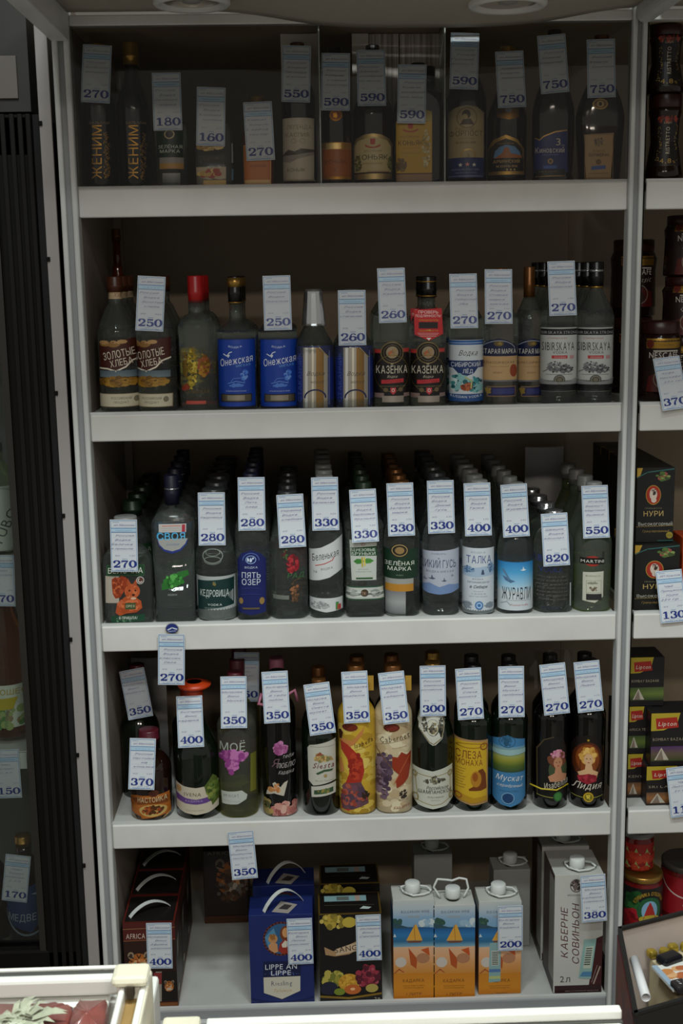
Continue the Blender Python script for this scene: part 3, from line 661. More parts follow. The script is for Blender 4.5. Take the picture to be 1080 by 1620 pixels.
b = bottle(CB, 'wide flat brown cognac bottle with tan label and oval shoulder badge, far right', 1, 949, 56, 38, 'brown', (.82, 1, .30, 'bronze'), [('label', x), ('medallion', y)], sb=.42, st=.82, nr=.27, k=.2, n=3.2, dr=.5, waist=[(0.02, .86), (.42, 1)])
tagb(b, 950, 62, 950, '750', ['Россия', 'Коньяк', 'Бержерак'], 'on the flat bottle with tan label')
# ---- second shelf ----
def zh(x0, dx=0):
    X = lambda v: v+dx
    i = P_([(X(105), 640), (X(300), 610), (X(300), 700), (X(235), 760), (X(190), 775), (X(150), 765), (X(108), 765)], '40180f')+S_(X(180), 640, 60, 10, 14, 9, ['b08a58', '8c6434'], 3, 2.4)
    i += L_([(X(108), 757), (X(150), 760), (X(190), 772), (X(235), 752), (X(262), 722), (X(300), 708)], 7, 'ddd6c2')
    i += G_(X(108), 768, X(300), 800, ['50606a', '6d7c80'])+S_(X(200), 822, 92, 22, 200, 6, ['8c6420', '6b4a18', 'a47c30'], 5, 1.8)
    i += T_('ЗОЛОТЫЕ', X(200), 688, 38, 142, 'd8cdb8', 1, rot=-.2)+T_('ХЛЕБА', X(212), 728, 34, 100, 'd8cdb8', 1, rot=-.2)
    i += R_(X(105), 878, X(310), 942, 'c6bda4')+F_(X(105), 878, X(310), 942, 3, '8c7c5c')+T_('РОССИЙСКИЙ', X(215), 900, 12, 92, '4c4438')+T_('— ПРОДУКТ —', X(215), 920, 11, 84, '4c4438')+E_(X(280), 905, 12, 14, '7c7460')
    return i
y0 = K('d', R_(130, 385, 215, 430, 'b49a78')+T_('Хл', 182, 410, 20, 30, '7c5030', 0, italic=.4))
bz = bottle(VB, 'clear vodka bottle with brown cap and brown wheat-field label, leftmost of the second shelf', 2, 186, 437, 31, 'clear', (.885, 1, .40, 'brown'), [('label', K('d', zh(0))), ('neck_label', y0)], sb=.56, st=.80, nr=.36, k=.5, lv=.62)
bz2 = bottle(VB, 'clear vodka bottle with brown wheat-field label under the 250 tag', 2, 247, 437, 31, 'clear', (.885, 1, .40, 'brown'), [('label', K('d', zh(0, 145)))], sb=.56, st=.80, nr=.36, k=.5, lv=.62)
tagb(bz2, 240, 437, 238, '250', ['Россия', 'Водка', 'Золотые', 'хлеба'], 'on the wheat-field vodka bottle')
file_(bz, 'wheat-field vodka bottle at the left edge', 2, 2); file_(bz2, 'wheat-field vodka bottle under the first 250 tag', 2, 2)
x = K('d', S_(550, 760, 24, 95, 130, 6, ['b09a3c*', '8c7428*', 'd0b850*'], 5)+S_(604, 745, 22, 55, 90, 7, ['a87c30*', '7c5420*', '8c4420'], 8)+S_(518, 740, 10, 60, 30, 6, ['8c6c30*'], 9)+R_(525, 912, 615, 928, 'b0483c')+T_('СЕЛЬСКАЯ', 575, 868, 16, 110, '6b5428')+S_(520, 850, 14, 20, 10, 8, ['8c3420'], 2))
b = bottle(VB, 'clear vodka bottle with red capsule and gold printed ornament', 2, 312, 436, 30, 'clear', (.80, 1, .40, 'red'), [('print', x)], sb=.60, st=.72, nr=.42, k=.8, lv=.66, waist=[(.55, .96), (.60, 1)])
file_(b, 'red-capped vodka bottle with gold ornament', 2, 2)
def onega(cx):
    X = lambda v: v+cx-762
    i = R_(X(670), 622, X(850), 940, '123c9c')+T_('ВОДКА', X(755), 658, 9, 64, 'cdd8ee', 1, arc=-90)
    i += L_([(X(700), 690), (X(716), 700), (X(728), 684), (X(740), 680)], 4, 'dfe6ee')+L_([(X(716), 700), (X(728), 696), (X(722), 706)], 5, 'dfe6ee')
    i += T_('Онежская', X(758), 720, 36, 152, 'e4e8ee', 1, rot=-.16, italic=.2)+T_('МЯГКАЯ', X(792), 744, 12, 66, '6aa0dc', 1, rot=-.12)
    i += S_(X(798), 790, 14, 22, 26, 7, ['2c5cc0', '4c80d8', '6c98e0'], 6)+L_([(X(722), 830), (X(760), 820), (X(800), 828)], 4, '5c88d8')+L_([(X(735), 822), (X(748), 806), (X(790), 804), (X(800), 824)], 3, '4c7cd0')+S_(X(755), 838, 45, 8, 26, 4, ['4c7cd0'], 4, 2)
    i += T_('ОТБОРНАЯ МОЛОЧНАЯ', X(760), 866, 6, 92, 'b8c8e8')+R_(X(690), 880, X(832), 918, '6c6454*')+F_(X(690), 880, X(832), 918, 4, '1c1c24')+R_(X(720), 886, X(800), 910, '9c9484*')
    return i
for q, (u, cx, extra) in enumerate([(374, 762, 'with gold ringed black cap uncovered'), (439, 968, 'behind the second 250 tag')]):
    b = bottle(VB, f'clear vodka bottle with bright blue seagull label, {extra}', 2, u, 437, 31, 'clear', (.80, 1, .36, 'black'), [('label', K('d', onega(cx)))], sb=.58, st=.66, nr=.34, k=.6, lv=.60, collar=[(.92, .99, .38, 'gold'), (.80, .81, .38, 'gold')], waist=[(.50, 1.0), (.56, .98)])
    file_(b, 'blue seagull vodka bottle '+['right of the red cap', 'left of the silver cup'][q], 2, 2, group='blue seagull vodka bottles behind the front ones')
tagb(b, 437, 436, 440, '250', ['Россия', 'Водка', 'Онежская'], 'on the blue seagull vodka bottle')
def cup(cx, y=0):
    X = lambda v: v+cx-130
    i = R_(X(20), 735, X(232), 1065, '1c2c74')+R_(X(66), 742, X(196), 1064, 'a9a296*')+R_(X(112), 742, X(122), 1064, 'd8d0bc*')+R_(X(76), 742, X(90), 1064, 'e0e0dc*')+R_(X(134), 742, X(175), 1064, '8c6c40*')
    i += T_('СТАКАНЧИК', X(48), 900, 20, 262, '3c54a8', 1, rot=-math.pi/2)+T_('Водка', X(130), 880, 24, 90, '4c443c', 0, italic=.4)+T_('новая', X(138), 924, 18, 70, '5c4c3c', 0, italic=.4)
    i += O_(X(130), 1010, 55, 42, 8, '1c2450', 14, math.pi, 2*math.pi)+P_([(X(140), 742), (X(196), 742), (X(196), 790)], '20264c')+L_([(X(150), 742), (X(200), 795)], 3, 'c8a860*')+R_(X(200), 760, X(206), 1050, '56608c')
    return i
for q, (u, cx) in enumerate([(497, 130), (559, 345)]):
    b = bottle(VB, ['vodka bottle with polished metal cup for a cap and mirror-silver label', 'mirror-silver label vodka bottle whose cup cap hides behind the 260 tag'][q], 2, u, 458, 31, 'clear', (.70, 1, .60, 'silver'), [('label', K('e', cup(cx)))], sb=.50, st=.68, nr=.50, k=.3, lv=.55, n=2.6)
    cp_ = [c for c in b['t'].children if c.name.startswith('cap')][0]; cp_.name = 'cup_cap'
    V, Fc = loft([(.70*b['h'], b['R']*.63), (.715*b['h'], b['R']*.60), (.97*b['h'], b['R']*.46), (.985*b['h'], b['R']*.47), (1*b['h'], b['R']*.42)], 14); nm = pyd(V, Fc); nm.materials.append(CAPS['silver']); cp_.data = nm; file_(b, ['mirror-silver label vodka bottle, uncovered file', 'mirror-silver label vodka bottle, tagged file'][q], 2, 1)
tagb(b, 556, 459, 557, '260', ['Россия', 'Водка', 'стаканчик'], 'on the mirror-silver label bottle', off=.003)
def kaz(cx):
    X = lambda v: v+cx-540
    i = P_([(X(448), 1000), (X(448), 775), (X(480), 760), (X(500), 725), (X(540), 712), (X(580), 725), (X(602), 760), (X(632), 775), (X(632), 985), (X(545), 1003)], '17120f')
    i += R_(X(448), 752, X(486), 772, 'b43a34')+R_(X(598), 748, X(632), 768, 'b43a34')+O_(X(541), 770, 58, 56, 5, '8c7a50*')+O_(X(541), 770, 44, 42, 3, '6b5c3c')+E_(X(541), 768, 32, 32, '9c8c70')+S_(X(541), 770, 18, 18, 18, 8, ['b06038', 'a08058', '7c6c50'], 4)
    i += T_('КАЗЁНКА', X(541), 858, 44, 160, 'd8d0bc', 1)+O_(X(541), 880, 88, 98, 3, '7c6c40*')+T_('Водка', X(540), 896, 14, 50, 'c8c0ac', 0, italic=.4)+P_([(X(486), 915), (X(600), 908), (X(600), 928), (X(486), 936)], 'c03038')+T_('ЛАДУЧАЯ', X(545), 921, 12, 84, '6b1c1c')
    i += T_('НАЦИОНАЛЬНЫЙ СОРТ', X(545), 948, 5, 130, '9c8c60')+R_(X(532), 956, X(560), 980, 'c43c44')+P_([(X(532), 980), (X(560), 980), (X(546), 994)], 'c43c44')+O_(X(546), 970, 6, 8, 3, 'e0d0c8')+E_(X(508), 968, 12, 12, '6b5a3c')+E_(X(584), 966, 12, 12, '6b5a3c')
    i += R_(X(452), 985, X(500), 1010, '86706a')+R_(X(490), 1000, X(600), 1034, 'a89c90*')+R_(X(600), 985, X(632), 1005, '86706a')
    return i
b = bottle(VB, 'clear vodka bottle with black and red medal label under the 260 tag', 2, 619, 424, 29, 'clear', (.82, 1, .42, 'black'), [('label', K('e', kaz(540)))], sb=.62, st=.76, nr=.40, k=.5, lv=.66, collar=[(.955, .965, .43, 'gold')])
file_(b, 'black medal-label vodka bottle behind the 260 tag', 2, 2)
tagb(b, 618, 424, 620, '260', ['Россия', 'Водка', 'Казёнка'], 'on the black medal-label vodka bottle')
b = bottle(VB, 'clear vodka bottle with black medal label and red authenticity collar', 2, 677, 437, 29, 'clear', (.84, 1, .46, 'black'), [('label', K('e', kaz(732)))], sb=.62, st=.76, nr=.40, k=.5, lv=.66, collar=[(.955, .965, .48, 'gold'), (.845, .855, .48, 'gold')])
CRST = K('e', O_(718, 412, 22, 22, 5, 'a88c4c*')+T_('S', 718, 412, 26, 14, 'a88c4c*')+R_(668, 372, 766, 376, 'a88c4c*'))
bs = b; hang = K('e', P_([(656, 540), (805, 532), (812, 668), (738, 706), (660, 672)], 'bc1c22')+T_('ПРОВЕРЬ', 733, 552, 17, 105, 'e8dcd8', 1)+T_('ПОДЛИННОСТЬ!', 733, 572, 14, 136, 'e8dcd8', 1)+T_('ОПРЕДЕЛИТЕЛЬ', 735, 596, 9, 104, 'c8a03c')+R_(682, 606, 784, 640, '1c1212')+S_(735, 648, 10, 3, 4, 4, ['c8a03c'])
     + T_('ПОДЛИННОСТИ', 735, 652, 9, 100, 'c8a03c')+R_(675, 664, 790, 667, 'd8a0a0')+R_(680, 672, 785, 675, 'd8a0a0')+R_(690, 680, 775, 683, 'd8a0a0')+P_([(722, 690), (750, 690), (736, 704)], 'e8dcd8'))
yb = b['Y']-b['R']-.003; cx0 = at(677, 510, Y=yb); lf = cx0-Vector((b['X'], b['Y'], b['zs']))
hx = decal('paper_collar', b['t'], hang, lambda X, v, l: ((at(X, v, Y=yb)-Vector((b['X'], b['Y'], b['zs']))).x, yb-b['Y']-l, at(X, v, Y=yb).z-b['zs']), None)
file_(b, 'medal-label vodka bottle like the red-collared one', 2, 1)
x = K('e', R_(830, 702, 1040, 1030, 'c9d0d4')+R_(830, 704, 1040, 728, '2c5c9c')+R_(830, 716, 1040, 719, 'b9c8dc')+T_('Водка', 945, 770, 30, 96, '24201c', 0, italic=.45)+R_(830, 812, 1040, 850, '1c3468')+P_([(870, 850), (1000, 850), (975, 882), (935, 895), (895, 880)], '1c3468')
      + T_('СИБИРСКИЙ', 938, 832, 25, 152, 'dde3e8')+T_('ЛЁД', 945, 868, 22, 54, 'dde3e8')+S_(900, 930, 50, 40, 70, 10, ['3c8c8c', '1c5c64', '84b8b8', 'c8dcdc'], 5)+S_(985, 940, 35, 40, 50, 10, ['3c8c94', '1c4c54', '84b8b8'], 8)+S_(940, 950, 26, 16, 24, 9, ['8c3c1c', '6b2c14', 'b0603c'], 9)+L_([(930, 900), (965, 920), (960, 960)], 7, 'b0b878')
      + R_(830, 990, 1040, 1030, '244c84')+T_('RUSSIAN VODKA', 940, 1005, 14, 160, 'dde3e8', 1, arc=-400))
b = bottle(VB, 'frosted vodka bottle with white and navy winter label, berries on it', 2, 737, 432, 27, 'clear', (.84, 1, .40, 'black'), [('label', x)], sb=.62, st=.80, nr=.38, k=.3, lv=.66)
file_(b, 'dark-capped vodka bottle behind the winter-label one', 2, 2)
tagb(b, 732, 433, 732, '270', ['Россия', 'Водка', 'Сибирский', 'лёд'], 'on the winter-label vodka bottle')
def stm(cx):
    X = lambda v: v+cx-160
    i = P_([(X(74), 742), (X(74), 690), (X(110), 662), (X(155), 652), (X(200), 664), (X(248), 692), (X(248), 742)], '131a3c')+E_(X(154), 678, 24, 14, '5c4c24')+S_(X(154), 678, 16, 8, 12, 4, ['8c7434'], 4)+O_(X(155), 730, 90, 66, 4, '8c9098', 14, math.pi*1.15, math.pi*1.85)
    i += T_('СТАРАЯ МАРКА', X(158), 716, 26, 166, 'd8d4c8', 1)+R_(X(74), 742, X(248), 862, 'b89568')+T_('КЛАССИЧЕСКАЯ', X(158), 773, 12, 146, '4c3420')+T_('особо очищенная', X(158), 793, 6, 90, '7c5c3c', 0)+T_('ВОДКА', X(150), 824, 7, 42, '4c3420')+E_(X(228), 815, 20, 32, '8c3c20')
    i += R_(X(74), 862, X(248), 870, '6b6c70')+R_(X(100), 893, X(240), 945, '26264c')+F_(X(100), 893, X(240), 945, 4, '8c6c4c')+S_(X(108), 915, 14, 12, 12, 6, ['8c7434'], 5)+R_(X(125), 905, X(232), 932, '33366c')
    return i
b = bottle(VB, 'clear vodka bottle with navy and tan old-style label under its 270 tag', 2, 791, 424, 28, 'clear', (.80, 1, .40, 'bronze'), [('label', K('f', stm(162)))], sb=.60, st=.78, nr=.36, k=.35, lv=.68)
tagb(b, 788, 426, 786, '270', ['Россия', 'Водка', 'Старая', 'марка', 'мягкая'], 'on the navy and tan label vodka bottle')
b = bottle(VB, 'navy and tan label vodka bottle set back, bronze cap uncovered', 2, 836, 422, 22, 'clear', (.78, 1, .40, 'bronze'), [('label', K('f', stm(330)))], sb=.60, st=.78, nr=.36, k=.35, lv=.68, Y=.080)
def sib(cx):
    X = lambda v: v+cx-458
    i = R_(X(365), 598, X(555), 920, 'b9bbb8')+R_(X(365), 604, X(555), 636, '16161a')+T_('SIBIRSKAYA STRONG', X(462), 622, 16, 190, 'a8a8a8', 1)+T_('Сибирская', X(450), 650, 10, 90, '9c3c3c', 0, italic=.4)
    i += T_('SIBIRSKAYA', X(460), 690, 46, 154, '1c1c22', 1)+T_('VODKA', X(464), 722, 15, 70, '1c1c22', 1)+R_(X(424), 738, X(500), 754, 'b03434')+T_('Особая', X(462), 746, 8, 56, 'e0c8c4', 0, italic=.3)+R_(X(512), 738, X(535), 756, 'b98c8c')
    i += S_(X(440), 795, 34, 26, 60, 5, ['3c3c40', '6c6c70', '8c8c90'], 4)+S_(X(490), 805, 36, 20, 50, 5, ['3c3c40', '6c6c70'], 5)+L_([(X(390), 820), (X(420), 800), (X(450), 812), (X(490), 792), (X(530), 815)], 2, '3c3c40')+R_(X(400), 832, X(525), 834, '8c8c90')
    i += P_([(X(365), 885), (X(365), 850), (X(400), 866), (X(460), 872), (X(520), 866), (X(555), 850), (X(555), 885)], '8c8f90')+E_(X(460), 860, 27, 25, '4c4c48')+O_(X(460), 860, 20, 18, 3, '8c8874')+E_(X(460), 860, 11, 10, '6c6854')+R_(X(365), 884, X(555), 918, '16161a')+T_('VODKA FROM RUSSIA', X(462), 900, 16, 186, 'b9bbb8', 1)
    return i
BELL = [(.02, .92), (.10, .74), (.16, .96), (.18, 1.0)]
for q, (u, cx) in enumerate([(884, 458), (941, 640)]):
    b = bottle(VB, ['clear vodka bottle with black and white horse-sleigh label under a 270 tag', 'clear vodka bottle with black and white horse-sleigh label and open black cap, far right'][q], 2, u, 414, 29, 'clear', (.83, 1, .40, 'black'), [('label', K('f', sib(cx))), ('neck_label', K('f', R_(632+cx-640, 340, 690+cx-640, 402, '17171a')+T_('SIBIRSKAYA', 662+cx-640, 372, 26, 60, 'b0b0b0')))], sb=.60, st=.80, nr=.36, k=.3, lv=.66, waist=[(.02, .97), (.12, .93), (.16, 1)], collar=[(.815, .832, .38, 'gold'), (.93, .945, .41, 'silver')])
    file_(b, ['horse-sleigh vodka bottle behind the 270 tag', 'horse-sleigh vodka bottle at the right edge'][q], 2, 3)
    if q == 0: tagb(b, 887, 413, 887, '270', ['Россия', 'Водка', 'Сибирская'], 'on the horse-sleigh vodka bottle')
b = bottle('liqueur_bottle', 'tall amber liqueur bottle in the back left corner of the second shelf', 2, 190, 362, 12, 'amber', (.93, 1, .6, 'bronze'), sb=.6, st=.8, nr=.5, Y=.30)
# ---- third shelf ----
def leafy(cx, cy, s, cols): return P_([(cx-s, cy), (cx-s*.4, cy-s*.5), (cx+s*.3, cy-s*.45), (cx+s, cy), (cx+s*.3, cy+s*.45), (cx-s*.4, cy+s*.5)], cols[0])+L_([(cx-s, cy), (cx+s, cy)], s*.08, cols[1])
x = K('g', R_(132, 830, 210, 985, 'a49a8c')+R_(140, 768, 352, 832, '173c22')+F_(140, 768, 352, 832, 3, '2f5c3c')+T_('БЕЛОЧКА', 246, 800, 34, 196, 'd4d8cc', 1)
      + P_([(170, 900), (168, 850), (190, 836), (205, 850), (222, 828), (250, 840), (262, 872), (250, 905), (215, 955), (190, 960), (175, 935)], '8c3212')+S_(205, 890, 26, 46, 50, 10, ['a04420', '7c2c10', 'b85c30'], 4)
      + E_(285, 920, 44, 42, 'b0542c')+P_([(252, 885), (258, 845), (280, 880)], 'a04824')+P_([(288, 880), (308, 848), (312, 895)], 'a04824')+P_([(215, 1060), (190, 1040), (200, 985), (245, 950), (300, 950), (335, 975), (342, 1015), (310, 1040), (250, 1045)], 'a84a22')
      + S_(285, 925, 34, 34, 40, 9, ['c0683c', 'a84a20', 'b85830'], 6)+S_(265, 1000, 60, 36, 60, 10, ['b85a34', '9c4018', 'c4683c'], 7)+E_(270, 915, 5, 5, '1c1008')+E_(303, 915, 5, 5, '1c1008')+E_(292, 940, 8, 6, '2c140c')+E_(292, 960, 16, 7, 'c8a890')
      + R_(245, 985, 305, 1022, '3c4c2c')+T_('ОРЕХ', 275, 1003, 14, 50, 'c8c4a0')+E_(330, 858, 22, 22, 'b8bab4')+E_(330, 858, 18, 18, '5c3428')+O_(330, 858, 11, 11, 5, 'c8c8c0', 10, .5, 4.2)
      + P_([(165, 1058), (358, 1050), (358, 1090), (165, 1096)], '17402a')+T_('- Я ПРИШЛА!', 255, 1070, 17, 118, 'd4d8cc')+S_(240, 1088, 50, 4, 20, 3, ['5c8c64'], 3))
b = bottle('vodka_flask', 'clear flat vodka flask with a red squirrel label, leftmost on the third shelf', 3, 202, 816, 39, 'clear', (.84, 1, .46, 'white'), [('label', x)], sb=.58, st=.74, nr=.38, k=.7, n=5, dr=.42, lv=.66)
tagb(b, 195, 822, 197, '270', ['Россия', 'Водка', 'Белочка', 'я пришла'], 'on the squirrel vodka flask', off=.003)
x = K('g', R_(235, 655, 400, 770, '17351f')+T_('МАРКА', 320, 690, 28, 130, '9c9c90'))
g0 = bottle(VB, 'clear green-label vodka bottle with dark cap directly behind the squirrel flask', 3, 213, 790, 30, 'clear', (.86, 1, .50, 'dgreen'), [('label', x)], sb=.60, st=.78, nr=.42, Y=.14, lv=.66)
file_(g0, 'green-label vodka bottle behind the squirrel flask', 3, 4)
x = K('g', R_(436, 536, 590, 584, 'b4b0ac')+R_(455, 545, 560, 549, 'c06058')+R_(455, 560, 560, 562, '9c9c9c')+R_(455, 572, 560, 574, '9c9c9c')+R_(566, 540, 584, 592, 'a43040')
      + P_([(428, 625), (600, 625), (592, 655), (560, 690), (512, 706), (465, 690), (438, 660)], '24347c')+P_([(430, 620), (598, 620), (585, 650), (555, 680), (512, 692), (468, 680), (440, 652)], '9c9c98')+T_('особая', 512, 652, 14, 70, '4c6c98', 0, italic=.5)
      + T_('СВОЯ', 504, 603, 46, 160, '1b7cb4', 2)+T_('СВОЯ', 506, 605, 42, 156, '5fb4dc', 1)+P_([(455, 915), (452, 880), (490, 840), (545, 812), (600, 800), (606, 830), (560, 850), (540, 880), (500, 905)], '2a6b2c')+S_(520, 862, 50, 32, 60, 11, ['3c8c3c', '2c742c', '58a850', '1c5420'], 6)+T_('СМОРОДИНА', 535, 910, 9, 86, '9ca49c')+T_('ВОДКА', 514, 940, 10, 52, 'a8aca8'))
b = bottle(VB, 'tall square clear vodka bottle with light blue lettering, blackcurrant leaf and navy cap', 3, 275, 751, 33.5, 'clear', (.80, 1, .34, 'navy'), [('label', x)], sb=.66, st=.77, nr=.22, k=.9, n=4.5, dr=.8, lv=.70, waist=[(.01, .88), (.62, 1)], collar=[(.905, .912, .35, 'silver')])
file_(b, 'navy-capped square vodka bottle', 3, 4, dx=-.002)
x = K('g', R_(640, 836, 880, 1085, 'a4aaa8')+P_([(655, 862), (860, 850), (860, 1005), (655, 1030)], '11302e')+T_('КЕДРОВИЦА', 752, 930, 40, 162, 'c8d0cc', 1)+T_('VODKA', 755, 996, 14, 80, 'c8d0cc')+T_('НА КЕДРОВЫХ ОРЕХАХ', 757, 1016, 8, 118, '8ca09c', 0)+S_(755, 875, 10, 10, 12, 5, ['4c6c64', '7c6c3c'], 3)+T_('40% алк. 0,5 л', 790, 1048, 8, 80, '6c706e', 0))
y = K('g', O_(742, 720, 56, 40, 4, '8c948c', 20)+O_(742, 700, 40, 20, 4, '707a72', 14)+O_(742, 745, 48, 22, 4, '707a72', 14))
b = bottle(VB, 'broad clear vodka bottle with dark teal cedar label', 3, 341, 772, 32, 'clear', (.90, 1, .58, 'grey'), [('label', x), ('embossing', y)], sb=.44, st=.88, nr=.50, k=.0, lv=.52)
file_(b, 'teal cedar-label vodka bottle', 3, 5)
tagb(b, 334, 779, 336, '280', ['Россия', 'Водка', 'Кедровица'], 'on the teal cedar-label bottle', lean=.9)
x = K('g', P_([(885, 1040), (885, 740), (905, 705), (960, 684), (1015, 705), (1045, 740), (1045, 1040), (965, 1056)], '141e58')+O_(960, 745, 46, 42, 3, '5c78b8', 20, math.pi, math.pi*2)+O_(960, 740, 28, 22, 4, '8ca4d0')+S_(960, 740, 20, 10, 14, 5, ['c8d4e8'], 3)+T_('ВОДКА', 962, 783, 12, 72, 'b8c4dc')
      + T_('ПЯТЬ', 962, 826, 34, 104, 'c4ccd8', 1)+T_('ОЗЕР', 962, 865, 36, 104, 'c4ccd8', 1)+E_(906, 975, 12, 18, '8c7040')+E_(1022, 975, 14, 20, '8c7040')+L_([(910, 905), (960, 900), (1010, 905)], 3, '2c3c7c')+L_([(905, 940), (960, 934), (1020, 940)], 3, '2c3c7c')+R_(915, 1012, 1010, 1022, '5c5038'))
b = bottle(VB, 'clear vodka bottle with deep navy lakes label', 3, 399, 748, 27, 'clear', (.80, 1, .44, 'navy'), [('label', x)], sb=.60, st=.78, nr=.42, k=.5, lv=.62, n=2.6)
file_(b, 'navy lakes-label vodka bottle', 3, 5)
tagb(b, 397, 755, 399, '280', ['Россия', 'Водка', 'Пять', 'озер'], 'on the navy lakes-label bottle')
x = K('h', S_(190, 765, 34, 48, 50, 9, ['8c1c24', '6b141c', 'a83038'], 5)+S_(150, 710, 20, 30, 16, 6, ['5c1820', '3c5c34'], 6)+T_('РАД', 205, 830, 30, 90, '3c6c3c', 1, italic=.2)+S_(200, 930, 20, 70, 40, 7, ['6b4c34', '4c3828', '8c5c3c'], 7)+R_(82, 942, 170, 966, '6c7068')+L_([(185, 880), (200, 860), (230, 850)], 4, '5c4830'))
b = bottle(VB, 'clear vodka bottle printed with red berries and no paper label', 3, 456, 776, 30, 'clear', (.88, 1, .50, 'grey'), [('print', x)], sb=.54, st=.82, nr=.42, k=.2, lv=.66)
file_(b, 'berry-print vodka bottle', 3, 4)
tagb(b, 458, 782, 463, '280', ['Украина', 'Водка', 'хлебная'], 'on the berry-print bottle')
x = K('h', P_([(272, 690), (350, 672), (420, 640), (475, 606), (475, 800), (400, 842), (340, 858), (272, 868)], 'c4c6c6')+T_('Беленькая', 374, 716, 42, 150, '1c2022', 1, rot=-.2, italic=.3)+L_([(320, 776), (370, 764), (415, 745), (425, 728)], 5, 'b04438')+T_('— ВОДКА —', 385, 790, 13, 90, '4c5052', 1, rot=-.16)+S_(325, 810, 16, 8, 10, 3, ['8c9092'], 3)
      + P_([(272, 960), (475, 960), (475, 1030), (380, 1040), (272, 1022)], 'c4c6c6')+S_(350, 1000, 50, 22, 60, 3, ['8c9092', 'a8acac'], 4, 2)+R_(434, 984, 450, 1028, '3c8440')+R_(442, 998, 462, 1028, 'b03434'))
b = bottle(VB, 'clear vodka bottle with slanted white script label and tall white cap', 3, 515, 752, 27, 'clear', (.84, 1, .50, 'white'), [('label', x)], sb=.60, st=.80, nr=.44, k=.2, lv=.74)
file_(b, 'white-capped script-label vodka bottle', 3, 5)
tagb(b, 513, 755, 515, '330', ['Россия', 'Водка', 'Беленькая'], 'on the slanted white label bottle')
x = K('h', P_([(516, 628), (668, 628), (666, 858), (528, 858)], 'b8bcb4')+T_('Б', 592, 645, 24, 18, '8c3430')+O_(592, 645, 16, 18, 2, '8c8c80')+P_([(522, 672), (668, 664), (670, 720), (524, 718)], '1c4426')+T_('БЕРЕЗОВЫЕ', 592, 684, 17, 136, 'd0d8cc', 1)+T_('БРУНЬКИ', 594, 706, 19, 132, 'd0d8cc', 1)
      + leafy(568, 750, 30, ['3c7c34', '2c5c28'])+leafy(622, 748, 30, ['4c8c3c', '2c5c28'])+L_([(586, 728), (588, 780)], 10, 'b0a040')+L_([(598, 726), (602, 775)], 8, 'c8b850')+T_('настоянная', 592, 795, 6, 60, '8c9088', 0)+T_('на берёзовых почках', 595, 808, 6, 90, '8c9088', 0)+R_(552, 842, 646, 852, '2c5430')
      + R_(485, 892, 712, 968, 'b4b8b0')+R_(485, 892, 712, 900, '2c4c34')+R_(485, 962, 712, 970, '2c4c34')+E_(600, 930, 22, 20, '3c2c1c')+S_(600, 930, 16, 14, 10, 4, ['6b5030'], 3)+S_(540, 930, 30, 18, 24, 3, ['8c9088'], 4, 3)+S_(660, 930, 30, 18, 24, 3, ['8c9088'], 5, 3))
b = bottle(VB, 'square-shouldered clear vodka bottle with white label of birch buds and leaves', 3, 576, 762, 31, 'clear', (.80, 1, .40, 'dgreen'), [('label', x)], sb=.66, st=.76, nr=.38, k=.8, n=3.4, lv=.72, waist=[(.18, 1), (.20, .95), (.60, .95), (.66, .95)])
file_(b, 'birch-bud vodka bottle', 3, 5)
tagb(b, 573, 774, 577, '330', ['Россия', 'Водка', 'берёзовые', 'бруньки'], 'on the birch-bud bottle')
b = bottle(VB, 'clear vodka bottle with dark green label and bronze-gold cap on the third shelf', 3, 635, 760, 28.5, 'clear', (.84, 1, .44, 'bronze'), [('label', K('h', R_(708, 680, 905, 835, '14301c')+greenmark(800, 190, 683)))], sb=.58, st=.78, nr=.40, k=.4, lv=.72)
file_(b, 'bronze-capped green-label vodka bottle', 3, 5)
tagb(b, 632, 764, 634, '330', ['Россия', 'Водка', 'Зелёная', 'марка'], 'on the dark green label bottle of the third shelf')
def bird(cx, cy, s, c): return P_([(cx-s, cy+s*.1), (cx-s*.2, cy), (cx, cy-s), (cx+s*.3, cy-s*.1), (cx+s, cy+s*.1), (cx+s*.3, cy+s*.4), (cx-s*.3, cy+s*.35)], c)
x = K('i', P_([(-40, 522), (130, 512), (130, 688), (90, 699), (40, 704), (-5, 700), (-40, 690)], 'a9aebb')+T_('ДИКИЙ ГУСЬ', 38, 573, 36, 148, '2c3858', 1)+T_('ВОДКА МЯГКАЯ', 45, 606, 9, 112, '5c6478')+bird(10, 634, 16, '4c5468')+bird(60, 644, 13, '4c5468')+bird(-18, 640, 12, '6c7488')+bird(95, 625, 8, '6c7488')
      + P_([(-40, 672), (0, 655), (40, 672), (80, 660), (130, 668), (130, 688), (90, 699), (40, 704), (-5, 700), (-40, 690)], '6c84ac')+T_('СИБИРЬ', 38, 530, 6, 60, '7c8498', 0))
b = bottle(VB, 'clear vodka bottle with pale lavender wild goose label', 3, 697, 756, 29, 'clear', (.86, 1, .50, 'grey'), [('label', x)], sb=.56, st=.76, nr=.46, k=.3, lv=.76, waist=[(.01, .9), (.10, 1)])
file_(b, 'goose-label vodka bottle', 3, 5)
tagb(b, 696, 760, 697, '330', ['Россия', 'Водка', 'Дикий', 'гусь'], 'on the goose-label bottle')
